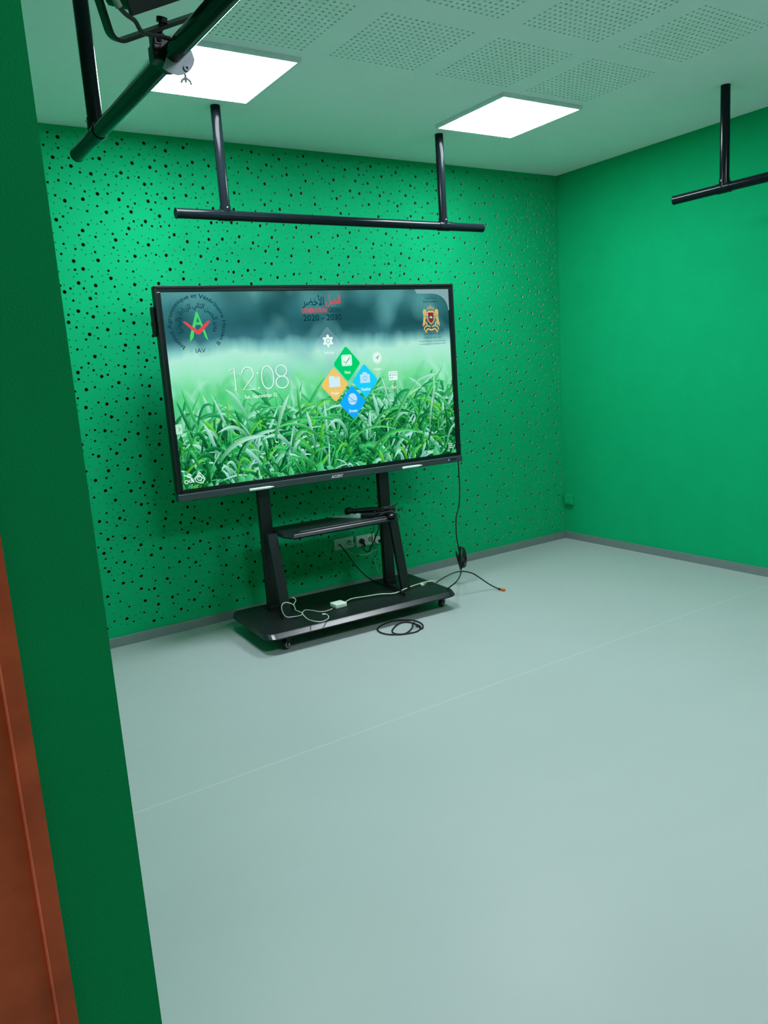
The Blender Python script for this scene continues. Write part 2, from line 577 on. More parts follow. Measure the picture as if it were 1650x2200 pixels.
# ------------------------------------------------------------------ display
YAW = radians(-2.7)
dsp = thing('interactive_display', 'large black flat display showing green grass and app tiles on the rolling stand', 'display', (-2.479, -0.505, 1.4615), YAW)
SW, SH = 1.842, 1.049
FX0, FX1 = -0.953, 0.953
m = MB()
zt, zb = 0.5545, -0.5475
m.box(FX0, FX1, 0.0, 0.055, SH / 2, zt, 0.004)
m.box(FX0, -SW / 2, 0.0, 0.055, -SH / 2 - 0.02, SH / 2 + 0.002, 0.004)
m.box(SW / 2, FX1, 0.0, 0.055, -SH / 2 - 0.02, SH / 2 + 0.002, 0.004)
m.box(FX0 + 0.001, FX1 - 0.001, 0.0, 0.055, zb, -SH / 2, 0.002)
m.build('bezel', M_bezel, dsp)
m = MB()
for (x0, x1, z0, z1) in ((FX0 - 0.002, FX1 + 0.002, zt - 0.012, zt + 0.002), (FX0 - 0.002, FX0 + 0.012, zb, zt), (FX1 - 0.012, FX1 + 0.002, zb, zt)):
    m.box(x0, x1, -0.003, 0.05, z0, z1, 0.003)
m.build('outer_frame', M_plastic, dsp)
m = MB()
m.box(FX0 + 0.01, FX1 - 0.01, 0.02, 0.052, -0.57, zt - 0.01, 0.008)
m.box(-0.6, 0.6, 0.045, 0.0585, -0.35, 0.35, 0.004)
m.build('rear_housing', M_plastic, dsp)
m = MB()
m.prism([(0.05, -0.5475), (-0.004, -0.5475), (-0.012, -0.552), (-0.012, -0.5845), (-0.006, -0.588), (0.05, -0.588)], 'x', FX0 - 0.002, FX1 + 0.002)
bar = m.build('lower_bar', M_barm, dsp)
m = MB()
m.box(FX0 - 0.020, FX0 - 0.001, 0.028, 0.062, 0.300, 0.455, 0.006)
m.box(FX0 - 0.024, FX0 - 0.015, 0.034, 0.056, 0.355, 0.378, 0.004)
m.build('side_control_strip', M_plastic, dsp)

# --- screen ------------------------------------------------------------------
M_screen = bpy.data.materials.new('display_wallpaper_light')
M_screen.use_nodes = True
nt = M_screen.node_tree; nt.nodes.clear()
N = nt.nodes.new; Lk = nt.links.new
out = N('ShaderNodeOutputMaterial'); em = N('ShaderNodeEmission'); tc = N('ShaderNodeTexCoord'); sp = N('ShaderNodeSeparateXYZ')
Lk(tc.outputs['Object'], sp.inputs[0])
def math(op, a, b_=None, clamp=False):
    n_ = N('ShaderNodeMath'); n_.operation = op; n_.use_clamp = clamp
    for i_, v_ in enumerate((a, b_)):
        if v_ is None: continue
        if isinstance(v_, (int, float)): n_.inputs[i_].default_value = v_
        else: Lk(v_, n_.inputs[i_])
    return n_.outputs[0]
tV = math('DIVIDE', math('ADD', sp.outputs['Z'], SH / 2), SH)
def noise(scale, detail, sx_=1.0, sz_=1.0, off=0.0):
    mp = N('ShaderNodeMapping'); mp.inputs['Scale'].default_value = (sx_, 1, sz_); mp.inputs['Location'].default_value = (off, off, off)
    Lk(tc.outputs['Object'], mp.inputs[0])
    n_ = N('ShaderNodeTexNoise'); n_.inputs['Scale'].default_value = scale; n_.inputs['Detail'].default_value = detail
    Lk(mp.outputs[0], n_.inputs['Vector'])
    return n_.outputs['Fac']
n1 = noise(3.2, 1.0)
n1b = noise(9.0, 2.0, 1.0, 0.35, 3.0)
# the noise moves the bands only below the horizon
tv2 = math('ADD', tV, math('MULTIPLY', math('SUBTRACT', n1b, 0.5), 0.10))
rp = N('ShaderNodeValToRGB')
stops = [(0.0, (12, 84, 42)), (0.16, (28, 130, 66)), (0.30, (52, 178, 96)), (0.42, (82, 210, 130)), (0.52, (118, 224, 158)), (0.60, (156, 234, 198)),
         (0.675, (176, 236, 216)), (0.725, (120, 192, 190)), (0.765, (60, 122, 134)), (0.84, (48, 112, 122)), (0.92, (62, 134, 138)), (1.0, (84, 150, 152))]
cr = rp.color_ramp
while len(cr.elements) < len(stops): cr.elements.new(0.5)
for e_, (p_, c_) in zip(cr.elements, stops):
    e_.position = p_; e_.color = (*srgb(*c_), 1)
Lk(tv2, rp.inputs[0])
# blurred dark tree masses in the upper band
msk = N('ShaderNodeMapRange'); msk.inputs[1].default_value = 0.70; msk.inputs[2].default_value = 0.80
Lk(tV, msk.inputs[0])
r2 = N('ShaderNodeValToRGB')
r2.color_ramp.elements[0].position = 0.38; r2.color_ramp.elements[0].color = (0, 0, 0, 1)
r2.color_ramp.elements[1].position = 0.64; r2.color_ramp.elements[1].color = (1, 1, 1, 1)
xr = N('ShaderNodeMapRange'); xr.inputs[1].default_value = -0.9; xr.inputs[2].default_value = 0.85; xr.inputs[3].default_value = -0.05; xr.inputs[4].default_value = 0.16
Lk(sp.outputs['X'], xr.inputs[0])
Lk(math('ADD', n1, xr.outputs[0]), r2.inputs[0])
mix1 = N('ShaderNodeMix'); mix1.data_type = 'RGBA'
Lk(math('MULTIPLY', msk.outputs[0], math('MULTIPLY', r2.outputs[0], 0.85)), mix1.inputs['Factor'])
Lk(rp.outputs[0], mix1.inputs['A']); mix1.inputs['B'].default_value = (*srgb(20, 76, 80), 1)
# soft pale patches
n3 = noise(4.6, 1.0, 1.0, 0.8, 11.0)
r3 = N('ShaderNodeValToRGB')
r3.color_ramp.elements[0].position = 0.55; r3.color_ramp.elements[0].color = (0, 0, 0, 1)
r3.color_ramp.elements[1].position = 0.78; r3.color_ramp.elements[1].color = (1, 1, 1, 1)
Lk(n3, r3.inputs[0])
mix2 = N('ShaderNodeMix'); mix2.data_type = 'RGBA'
Lk(math('MULTIPLY', r3.outputs[0], 0.55), mix2.inputs['Factor'])
Lk(mix1.outputs['Result'], mix2.inputs['A']); mix2.inputs['B'].default_value = (*srgb(110, 185, 185), 1)
Lk(mix2.outputs['Result'], em.inputs[0])
Lk(em.outputs[0], out.inputs[0])
m = MB()
Y_S = 0.012
m.add([(-SW / 2 - 0.01, 0, -SH / 2 - 0.01), (SW / 2 + 0.01, 0, -SH / 2 - 0.01), (SW / 2 + 0.01, 0, SH / 2 + 0.01), (-SW / 2 - 0.01, 0, SH / 2 + 0.01)], [(0, 1, 2, 3)])
scr = m.build('screen', M_screen, dsp, Matrix.Translation((0, Y_S, 0)))

# layers in front of the wallpaper, all on the flat screen
DY = [-0.0002]
def layer(step=0.0002):
    DY[0] -= step
    return DY[0]

# --- grass of the wallpaper: flat blades of light with their own colours
M_grass = bpy.data.materials.new('display_grass_light')
M_grass.use_nodes = True
nt = M_grass.node_tree; nt.nodes.clear()
o_ = nt.nodes.new('ShaderNodeOutputMaterial'); e_ = nt.nodes.new('ShaderNodeEmission'); a_ = nt.nodes.new('ShaderNodeAttribute')
a_.attribute_name = 'blade_color'
nt.links.new(a_.outputs['Color'], e_.inputs[0]); nt.links.new(e_.outputs[0], o_.inputs[0])
M_soft = bpy.data.materials.new('display_soft_grass_light')
M_soft.use_nodes = True
nt = M_soft.node_tree; nt.nodes.clear()
o_ = nt.nodes.new('ShaderNodeOutputMaterial'); e_ = nt.nodes.new('ShaderNodeEmission'); a_ = nt.nodes.new('ShaderNodeAttribute')
t_ = nt.nodes.new('ShaderNodeBsdfTransparent'); m_ = nt.nodes.new('ShaderNodeMixShader')
a_.attribute_name = 'blade_color'
nt.links.new(a_.outputs['Color'], e_.inputs[0]); nt.links.new(a_.outputs['Alpha'], m_.inputs[0])
nt.links.new(t_.outputs[0], m_.inputs[1]); nt.links.new(e_.outputs[0], m_.inputs[2]); nt.links.new(m_.outputs[0], o_.inputs[0])
rnd = random.Random(5)
gv = []; gf = []; gc = []
XB = SW / 2 + 0.012; ZB0 = -SH / 2 - 0.008; ZB1 = SH / 2
ydepth = [-0.0004]
def mixc(a, c, t): return tuple(a[i] + (c[i] - a[i]) * t for i in range(3))
gm = []
def blade(x, z, h, lean, droop, w, c_lo, c_hi, c_edge, n=9, soft=0.0):
    ydepth[0] -= 0.0000032
    pts = []
    for i in range(n + 1):
        t = i / n
        px = x + lean * h * t + lean * droop * h * t * t * 1.2
        pz = z + h * t - droop * h * t ** 2.6 * 0.85
        pts.append((px, pz))
    base = len(gv)
    for i, (px, pz) in enumerate(pts):
        a = pts[max(i - 1, 0)]; c = pts[min(i + 1, n)]
        dx, dz = c[0] - a[0], c[1] - a[1]
        ln = max((dx * dx + dz * dz) ** 0.5, 1e-6)
        nx, nz = -dz / ln, dx / ln
        t = i / n
        ww = w * (0.75 + 0.5 * t) * (1 - max(0, (t - 0.55) / 0.45) ** 1.6)
        col = mixc(c_lo, c_hi, min(1, t * 1.15))
        for s, cc in ((-0.5, mixc(col, c_edge, 0.75 * t)), (0.08, col), (0.5, mixc(col, (0, 0.05, 0.02), 0.25))):
            X = min(max(px + nx * ww * s, -XB), XB); Z = min(max(pz + nz * ww * s, ZB0), ZB1)
            al = 1.0 if not soft else (soft * min(1, t * 3.0) * (1 - 0.6 * t) if s == 0.08 else 0.0)
            gv.append((X, ydepth[0], Z)); gc.append((*cc, al))
    for i in range(n):
        for k in (0, 1):
            q_ = base + i * 3 + k
            gf.append((q_, q_ + 1, q_ + 4, q_ + 3)); gm.append(1 if soft else 0)
C = lambda r, g, b_: srgb(r, g, b_)
# far, soft
for i in range(170):
    x = rnd.uniform(-0.95, 0.95)
    z = rnd.uniform(-0.30, -0.06) + (0.05 if x < -0.3 else 0.0)
    k = rnd.random()
    base = mixc(C(50, 190, 100), C(110, 222, 150), k)
    if rnd.random() < 0.4: base = C(176, 242, 218)
    blade(x, z, rnd.uniform(0.10, 0.22), rnd.uniform(-0.6, 0.6), rnd.uniform(0, 0.6), rnd.uniform(0.03, 0.075), base, base, base, 9, 0.6)
# middle
for i in range(420):
    x = rnd.uniform(-0.95, 0.95)
    z = rnd.uniform(-0.40, -0.17) + (0.03 if x > 0.25 else -0.015)
    k = rnd.random()
    if k < 0.30: lo, hi, ed = C(14, 110, 56), C(34, 160, 84), C(80, 205, 140)
    elif k < 0.72: lo, hi, ed = C(30, 150, 72), C(64, 200, 112), C(150, 236, 190)
    elif k < 0.94: lo, hi, ed = C(60, 180, 115), C(150, 232, 196), C(205, 248, 230)
    else: lo, hi, ed = C(50, 160, 40), C(104, 216, 72), C(170, 240, 130)
    blade(x, z, rnd.uniform(0.12, 0.27), rnd.uniform(-0.8, 0.8), rnd.uniform(0.0, 1.0), rnd.uniform(0.010, 0.026), lo, hi, ed)
# dark gaps then near blades
for i in range(330):
    x = rnd.uniform(-0.95, 0.95)
    z = rnd.uniform(-0.56, -0.28)
    dk = 0.5 if x < -0.2 else 0.0
    blade(x, z, rnd.uniform(0.07, 0.16), rnd.uniform(-0.5, 0.5), rnd.uniform(0, 0.4), rnd.uniform(0.012, 0.03),
          mixc(C(2, 48, 26), C(14, 90, 46), dk * rnd.random()), mixc(C(6, 78, 40), C(24, 128, 66), rnd.random()), C(20, 110, 60))
for i in range(560):
    x = rnd.uniform(-0.95, 0.95)
    z = rnd.uniform(-0.60, -0.30)
    k = rnd.random()
    if k < (0.44 if x > 0.1 else 0.30): lo, hi, ed = C(4, 70, 34), C(14, 124, 56), C(50, 184, 112)
    elif k < 0.70: lo, hi, ed = C(16, 128, 52), C(44, 190, 92), C(140, 232, 180)
    elif k < 0.92: lo, hi, ed = C(40, 150, 100), C(160, 234, 214), C(224, 252, 246)
    else: lo, hi, ed = C(36, 150, 30), C(84, 212, 56), C(160, 240, 120)
    blade(x, z, rnd.uniform(0.10, 0.30), rnd.uniform(-0.75, 0.75), rnd.uniform(0.0, 1.1), rnd.uniform(0.006, 0.024), lo, hi, ed, 11)
# some long single blades and pale curling tips
for (x, z, h, ln_, dr, w) in ((-0.35, -0.30, 0.30, 0.30, 0.2, 0.022), (-0.52, -0.28, 0.17, -0.5, 0.9, 0.020), (0.42, -0.34, 0.36, 0.55, 0.15, 0.020), (0.58, -0.35, 0.42, 0.62, 0.05, 0.018),
                              (0.26, -0.30, 0.34, -0.45, 0.75, 0.018), (-0.70, -0.40, 0.24, 0.75, 0.6, 0.026), (0.72, -0.36, 0.38, 0.12, 0.35, 0.015), (-0.05, -0.36, 0.28, -0.6, 0.7, 0.020),
                              (-0.25, -0.36, 0.22, 0.3, 0.9, 0.020), (0.10, -0.42, 0.30, 0.65, 0.85, 0.016), (0.30, -0.44, 0.27, 0.7, 0.95, 0.022), (0.85, -0.46, 0.26, 0.25, 0.7, 0.014),
                              (-0.18, -0.20, 0.19, -0.03, 0.0, 0.02), (0.44, -0.22, 0.26, -0.2, 0.1, 0.012), (0.76, -0.25, 0.31, 0.05, 0.2, 0.012)):
    lo, hi, ed = rnd.choice(((C(20, 130, 50), C(60, 200, 90), C(180, 242, 210)), (C(40, 150, 90), C(165, 236, 208), C(225, 252, 242))))
    blade(x, z, h, ln_, dr, w, lo, hi, ed, 14)
# unsharp clumps at the very front edge
for i in range(26):
    x = rnd.uniform(-0.9, 0.9)
    blade(x, -0.62, rnd.uniform(0.10, 0.20), rnd.uniform(-0.3, 0.3), rnd.uniform(0.1, 0.7), rnd.uniform(0.03, 0.05), C(30, 150, 76), C(70, 200, 120), C(120, 225, 170))
me = bpy.data.meshes.new('grass_picture')
me.from_pydata(gv, [], gf)
at = me.color_attributes.new('blade_color', 'FLOAT_COLOR', 'POINT')
at.data.foreach_set('color', [v for c in gc for v in c])
me.materials.append(M_grass); me.materials.append(M_soft)
me.polygons.foreach_set('material_index', gm)
go = bpy.data.objects.new('grass_picture', me)
COL.objects.link(go); go.parent = scr
DY[0] = ydepth[0] - 0.0004

# --- flat drawing helpers on the screen (u right, v up, metres from the centre)
class Flat:
    def __init__(self): self.m = MB()
    def poly(self, P, mat, y):
        self.m.use(mat)
        tri = tessellate_polygon([[Vector((p[0], p[1], 0.0)) for p in P]])
        self.m.add([(p[0], y, p[1]) for p in P], [tuple(t) for t in tri])
        return self
    def stroke(self, P, w, mat, y, closed=False):
        self.m.use(mat)
        n = len(P); vs = []; fs = []
        for i, p in enumerate(P):
            if closed: a = P[(i - 1) % n]; c = P[(i + 1) % n]
            else: a = P[max(i - 1, 0)]; c = P[min(i + 1, n - 1)]
            d = Vector((c[0] - a[0], c[1] - a[1]))
            d = d.normalized() if d.length > 1e-9 else Vector((1, 0))
            nx, nz = -d.y, d.x
            vs += [(p[0] + nx * w / 2, y, p[1] + nz * w / 2), (p[0] - nx * w / 2, y, p[1] - nz * w / 2)]
        for i in range(n if closed else n - 1):
            j = (i + 1) % n
            fs.append((2 * i, 2 * i + 1, 2 * j + 1, 2 * j))
        self.m.add(vs, fs)
        return self
    def ellipse(self, c, rx, rz, mat, y, n=28, a0=0, a1=2 * pi):
        return self.poly([(c[0] + rx * cos(a0 + (a1 - a0) * k / n), c[1] + rz * sin(a0 + (a1 - a0) * k / n)) for k in range(n)], mat, y)
    def ring(self, c, rx, rz, w, mat, y, n=36):
        return self.stroke([(c[0] + rx * cos(2 * pi * k / n), c[1] + rz * sin(2 * pi * k / n)) for k in range(n)], w, mat, y, True)
    def text(self, s, c, mat, y, width=None, height=None, bend=None, bold=0.0, align='C'):
        vs, fs = text_mesh(s, bold)
        if not vs: return self
        x0 = min(v[0] for v in vs); x1 = max(v[0] for v in vs); y0 = min(v[1] for v in vs); y1 = max(v[1] for v in vs)
        if bend is None:
            sx_ = width / (x1 - x0); sy_ = (height / (y1 - y0)) if height else sx_
            P = [(c[0] + ((v[0] - (x0 + x1) / 2) * sx_ if align == 'C' else (v[0] - x0) * sx_), y, c[1] + (v[1] - (y0 + y1) / 2) * sy_) for v in vs]
        else:
            r, a_start, a_end, sc, sx2 = bend      # angles in radians, text runs clockwise from a_start to a_end
            P = []
            for v in vs:
                t = (v[0] - x0) / (x1 - x0)
                a = a_start + (a_end - a_start) * t
                rr = r + v[1] * sc
                P.append((c[0] + rr * cos(a) * sx2, y, c[1] + rr * sin(a)))
        self.m.use(mat)
        self.m.add(P, fs)
        return self
    def build(self, name, parent):
        return self.m.build(name, None, parent)

def text_mesh(s, bold=0.0):
    cu = bpy.data.curves.new('lettering', 'FONT')
    cu.body = s; cu.size = 1.0; cu.resolution_u = 3; cu.offset = bold
    ob = bpy.data.objects.new('lettering', cu)
    COL.objects.link(ob)
    dg = bpy.context.evaluated_depsgraph_get()
    ev = ob.evaluated_get(dg)
    me_ = ev.to_mesh()
    vs = [tuple(v.co) for v in me_.vertices]; fs = [list(p.vertices) for p in me_.polygons]
    ev.to_mesh_clear()
    bpy.data.objects.remove(ob, do_unlink=True); bpy.data.curves.remove(cu)
    return vs, fs

# Arabic shaping: isolated, final, initial, medial
AR = {'ا': 'FE8D FE8E', 'أ': 'FE83 FE84', 'ب': 'FE8F FE90 FE91 FE92', 'ة': 'FE93 FE94', 'ت': 'FE95 FE96 FE97 FE98', 'ث': 'FE99 FE9A FE9B FE9C',
      'ج': 'FE9D FE9E FE9F FEA0', 'ح': 'FEA1 FEA2 FEA3 FEA4', 'خ': 'FEA5 FEA6 FEA7 FEA8', 'د': 'FEA9 FEAA', 'ر': 'FEAD FEAE', 'ز': 'FEAF FEB0',
      'س': 'FEB1 FEB2 FEB3 FEB4', 'ص': 'FEB9 FEBA FEBB FEBC', 'ض': 'FEBD FEBE FEBF FEC0', 'ط': 'FEC1 FEC2 FEC3 FEC4', 'ع': 'FEC9 FECA FECB FECC',
      'غ': 'FECD FECE FECF FED0', 'ف': 'FED1 FED2 FED3 FED4', 'ق': 'FED5 FED6 FED7 FED8', 'ك': 'FED9 FEDA FEDB FEDC', 'ل': 'FEDD FEDE FEDF FEE0',
      'م': 'FEE1 FEE2 FEE3 FEE4', 'ن': 'FEE5 FEE6 FEE7 FEE8', 'ه': 'FEE9 FEEA FEEB FEEC', 'و': 'FEED FEEE', 'ي': 'FEF1 FEF2 FEF3 FEF4',
      'ﻷ': 'FEF7 FEF8', 'ﻻ': 'FEFB FEFC'}
AR = {k: [chr(int(h, 16)) for h in v.split()] for k, v in AR.items()}
def arabic(s):
    s = s.replace('لأ', 'ﻷ').replace('لا', 'ﻻ')
    o = []
    for i, ch in enumerate(s):
        if ch not in AR: o.append(ch); continue
        prev = i > 0 and s[i - 1] in AR and len(AR[s[i - 1]]) == 4
        nxt = i + 1 < len(s) and s[i + 1] in AR and len(AR[ch]) == 4
        f = AR[ch]
        o.append(f[3] if prev and nxt else f[1] if prev else f[2] if nxt else f[0])
    return ''.join(o)[::-1]

INK = display_material((16, 62, 78))
INK2 = display_material((14, 58, 66))
WHITE = display_material((226, 252, 244))
WHITE2 = display_material((205, 240, 250))
RED = display_material((228, 74, 84))
SHADE = display_material((90, 170, 140))

# --- round institute emblem
f = Flat(); y1_ = layer(); y2_ = layer()
ce = (-0.741, 0.357)
f.text('Institut Agronomique et Vétérinaire Hassan II', ce, INK, y1_, bend=(0.138, radians(-124), radians(-408), 0.031, 1.02), bold=0.012)
f.text(arabic('معهد الحسن الثاني للزراعة والبيطرة'), ce, INK, y1_, bend=(0.086, radians(-152), radians(-388), 0.038, 1.06), bold=0.02)
f.text('IAV', (ce[0] + 0.003, 0.2165), INK, y1_, width=0.056, height=0.024)
for s in (-1, 1):
    P_ = []
    for k in range(10):
        r_ = 0.0105 if k % 2 == 0 else 0.005
        P_.append((ce[0] + 0.002 + s * 0.052 + r_ * sin(k * pi / 5), 0.2185 + r_ * cos(k * pi / 5)))
    f.stroke(P_, 0.0016, display_material((96, 165, 165)), y1_, True)
GL = display_material((72, 216, 110))
f.poly([(-0.7415, 0.424), (-0.787, 0.300), (-0.792, 0.264), (-0.770, 0.286), (-0.762, 0.318), (-0.7365, 0.395)], GL, y1_)
f.poly([(-0.7415, 0.424), (-0.7365, 0.395), (-0.711, 0.308), (-0.705, 0.286), (-0.688, 0.264), (-0.697, 0.304), (-0.733, 0.416)], GL, y1_)
f.poly([(-0.757, 0.366), (-0.720, 0.366), (-0.717, 0.353), (-0.760, 0.353)], GL, y1_)
f.poly([(-0.820, 0.371), (-0.806, 0.373), (-0.742, 0.324), (-0.682, 0.373), (-0.666, 0.371), (-0.672, 0.362), (-0.732, 0.304), (-0.748, 0.303)], RED, y2_)
f.build('institute_emblem', scr)

# --- programme lettering in the upper middle
f = Flat()
f.text(arabic('الجيل'), (0.090, 0.466), RED, y1_, width=0.098, height=0.068, bold=0.012)
f.text(arabic('الأخضر'), (-0.040, 0.463), INK2, y1_, width=0.140, height=0.076, bold=0.01)
f.text('GENERATION', (-0.038, 0.4125), RED, y1_, width=0.160, height=0.026, bold=0.018)
f.text('GREEN', (0.095, 0.4125), INK2, y1_, width=0.080, height=0.027, bold=0.01)
f.text('2020 - 2030', (0.014, 0.3715), INK2, y1_, width=0.252, height=0.036, bold=0.015)
f.build('programme_title', scr)

# --- coat of arms with ministry lines in the upper right
f = Flat()
GOLD = display_material((226, 190, 110)); GOLD2 = display_material((180, 140, 70)); DRED = display_material((150, 40, 46)); DBLU = display_material((70, 72, 110)); DKG = display_material((34, 70, 58))
cc = (0.777, 0.352)
ya, yb, yc, yd = layer(), layer(), layer(), layer()
for s in (-1, 1):
    X = lambda x: cc[0] + s * x
    # rearing lion: body, head, mane, legs, tail
    f.poly([(X(0.030), cc[1] + 0.030), (X(0.036), cc[1] + 0.046), (X(0.046), cc[1] + 0.052), (X(0.056), cc[1] + 0.046), (X(0.059), cc[1] + 0.030), (X(0.055), cc[1] + 0.012),
            (X(0.058), cc[1] - 0.010), (X(0.060), cc[1] - 0.028), (X(0.055), cc[1] - 0.046), (X(0.044), cc[1] - 0.048), (X(0.049), cc[1] - 0.030), (X(0.042), cc[1] - 0.012), (X(0.044), cc[1] + 0.012)], GOLD, ya)
    f.stroke([(X(0.046), cc[1] + 0.020), (X(0.034), cc[1] + 0.012), (X(0.026), cc[1] + 0.020)], 0.008, GOLD, ya)
    f.stroke([(X(0.046), cc[1] + 0.004), (X(0.036), cc[1] - 0.004), (X(0.030), cc[1] + 0.002)], 0.007, GOLD, ya)
    f.stroke([(X(0.050), cc[1] - 0.024), (X(0.036), cc[1] - 0.034), (X(0.032), cc[1] - 0.048)], 0.008, GOLD, ya)
    f.stroke([(X(0.058), cc[1] - 0.030), (X(0.064), cc[1] - 0.044), (X(0.058), cc[1] - 0.054)], 0.006, GOLD, ya)
    f.stroke([(X(0.050), cc[1] + 0.040), (X(0.047), cc[1] + 0.018), (X(0.052), cc[1] - 0.010)], 0.003, GOLD2, yb)
    # horn of plenty and ribbon ends
    f.stroke([(X(0.006), cc[1] - 0.058), (X(0.030), cc[1] - 0.050), (X(0.050), cc[1] - 0.060), (X(0.056), cc[1] - 0.078)], 0.007, GOLD, ya)
    f.stroke([(X(0.0), cc[1] - 0.078), (X(0.026), cc[1] - 0.070), (X(0.048), cc[1] - 0.086), (X(0.036), cc[1] - 0.092)], 0.009, GOLD, ya)
    f.stroke([(X(0.0), cc[1] - 0.083), (X(0.024), cc[1] - 0.077)], 0.002, GOLD2, yb)
f.poly([(cc[0] - 0.028, cc[1] + 0.030), (cc[0] - 0.020, cc[1] + 0.040), (cc[0] + 0.020, cc[1] + 0.040), (cc[0] + 0.028, cc[1] + 0.030), (cc[0] + 0.026, cc[1] - 0.018),
        (cc[0], cc[1] - 0.046), (cc[0] - 0.026, cc[1] - 0.018)], GOLD, yb)
f.poly([(cc[0] - 0.022, cc[1] + 0.012), (cc[0] - 0.020, cc[1] + 0.030), (cc[0] + 0.020, cc[1] + 0.030), (cc[0] + 0.022, cc[1] + 0.012)], DRED, yc)
f.poly([(cc[0] - 0.021, cc[1] - 0.008), (cc[0] - 0.022, cc[1] + 0.014), (cc[0] + 0.022, cc[1] + 0.014), (cc[0] + 0.021, cc[1] - 0.008)], DBLU, yc)
f.poly([(cc[0] - 0.021, cc[1] - 0.008), (cc[0] + 0.021, cc[1] - 0.008), (cc[0] + 0.019, cc[1] - 0.020), (cc[0], cc[1] - 0.038), (cc[0] - 0.019, cc[1] - 0.020)], DRED, yc)
f.ellipse((cc[0], cc[1] - 0.006), 0.011, 0.014, display_material((214, 216, 120)), yd, 16, 0, pi)
f.poly([(cc[0] + (0.007 if k % 2 == 0 else 0.0028) * sin(k * pi / 5), cc[1] - 0.014 + (0.007 if k % 2 == 0 else 0.0028) * cos(k * pi / 5)) for k in range(10)], DKG, yd)
# crown: band, arches, points
f.stroke([(cc[0] - 0.032, cc[1] + 0.044), (cc[0] - 0.018, cc[1] + 0.053), (cc[0], cc[1] + 0.056), (cc[0] + 0.018, cc[1] + 0.053), (cc[0] + 0.032, cc[1] + 0.044)], 0.006, GOLD2, yb)
for k in (-2, -1, 0, 1, 2):
    f.poly([(cc[0] + k * 0.011 - 0.0035, cc[1] + 0.056 - abs(k) * 0.003), (cc[0] + k * 0.011 + 0.0035, cc[1] + 0.056 - abs(k) * 0.003), (cc[0] + k * 0.012, cc[1] + 0.082 - abs(k) * 0.008)], GOLD, yb)
INK3 = display_material((10, 48, 52))
f.text(arabic('المملكة المغربية'), (0.780, 0.470), INK3, ya, width=0.088, height=0.022)
f.text('Royaume du Maroc', (0.779, 0.448), INK3, ya, width=0.108, height=0.0145, bold=0.01)
f.text(arabic('وزارة الفلاحة والصيد البحري'), (0.777, 0.250), INK3, ya, width=0.122, height=0.021)
f.text(arabic('والتنمية القروية والمياه والغابات'), (0.780, 0.229), INK3, ya, width=0.132, height=0.021)
f.text("Ministère de l'Agriculture, de la Pêche Maritime,", (0.782, 0.2045), INK3, ya, width=0.204, height=0.0115)
f.text('du Développement Rural et des Eaux et Forêts', (0.780, 0.187), INK3, ya, width=0.200, height=0.0115)
f.build('ministry_crest', scr)

# --- pale rounded corner of the picture at the top right
f = Flat()
cr_ = display_material((150, 185, 190), 0.75)
P_ = [(SW / 2 + 0.008, SH / 2 + 0.008), (0.66, SH / 2 + 0.008), (0.68, 0.499), (0.80, 0.497)]
P_ += [(0.80 + 0.113 * sin(k * pi / 16), 0.497 - 0.10 + 0.10 * cos(k * pi / 16)) for k in range(1, 9)]
P_ += [(SW / 2 + 0.008, 0.385)]
f.poly(P_, cr_, layer())
f.build('corner_tint', scr)

# --- clock
f = Flat(); yk = layer()
def arcp(c, rx, rz, a0, a1, n=20): return [(c[0] + rx * cos(radians(a0 + (a1 - a0) * k / n)), c[1] + rz * sin(radians(a0 + (a1 - a0) * k / n))) for k in range(n + 1)]
CW = 0.0062
def clock(mat, dx, dz, y, w):
    o = lambda P: [(p[0] + dx, p[1] + dz) for p in P]
    f.stroke(o([(-0.592, 0.098), (-0.560, 0.113), (-0.5605, -0.014)]), w, mat, y)
    f.stroke(o(arcp((-0.484, 0.076), 0.034, 0.037, 175, -28) + [(-0.519, -0.011), (-0.446, -0.011)]), w, mat, y)
    for z_ in (0.076, -0.007): f.ellipse((-0.4245 + dx, z_ + dz), w * 0.85, w * 0.85, mat, y, 12)
    f.stroke(o([(-0.3655 + 0.036 * cos(a), 0.049 + 0.064 * (abs(sin(a)) ** 0.85) * (1 if sin(a) > 0 else -1)) for a in [2 * pi * k / 40 for k in range(40)]]), w, mat, y, True)
    f.ring((-0.2785 + dx, 0.081 + dz), 0.0335, 0.0315, w, mat, y)
    f.ring((-0.2785 + dx, 0.017 + dz), 0.0375, 0.0335, w, mat, y)
clock(SHADE, 0.0025, -0.0025, yk, CW)
yk2 = layer()
clock(WHITE, 0, 0, yk2, CW)
f.text('Sat, September 22', (-0.415, -0.0535), WHITE, yk2, width=0.198, height=0.026, bold=0.01)
f.build('clock_text', scr)

# --- app tiles
def rdiamond(P4, r=0.12, n=4):
    out_ = []
    for i in range(4):
        p = Vector(P4[i]); a = Vector(P4[i - 1]); c = Vector(P4[(i + 1) % 4])
        s_ = p + (a - p) * r; e_ = p + (c - p) * r
        for k in range(n + 1):
            t = k / n
            out_.append(tuple(s_ * (1 - t) ** 2 + p * 2 * t * (1 - t) + e_ * t * t))
    return out_
def tile(c, hw, hh, rgb, alpha, label, icon, lw, ghost=False):
    f = Flat()
    yb_, yi_, yj_ = layer(), layer(), layer()
    P_ = [(c[0], c[1] + hh), (c[0] + hw, c[1]), (c[0], c[1] - hh), (c[0] - hw, c[1])]
    f.poly(rdiamond(P_), display_material(rgb, alpha), yb_)
    icon(f, (c[0], c[1] + 0.020), yi_, yj_, display_material(rgb if not ghost else (150, 200, 190)))
    f.text(label, (c[0], c[1] - 0.050), WHITE, yi_, width=lw, height=0.019, bold=0.012)
    f.build('app_tile', scr)
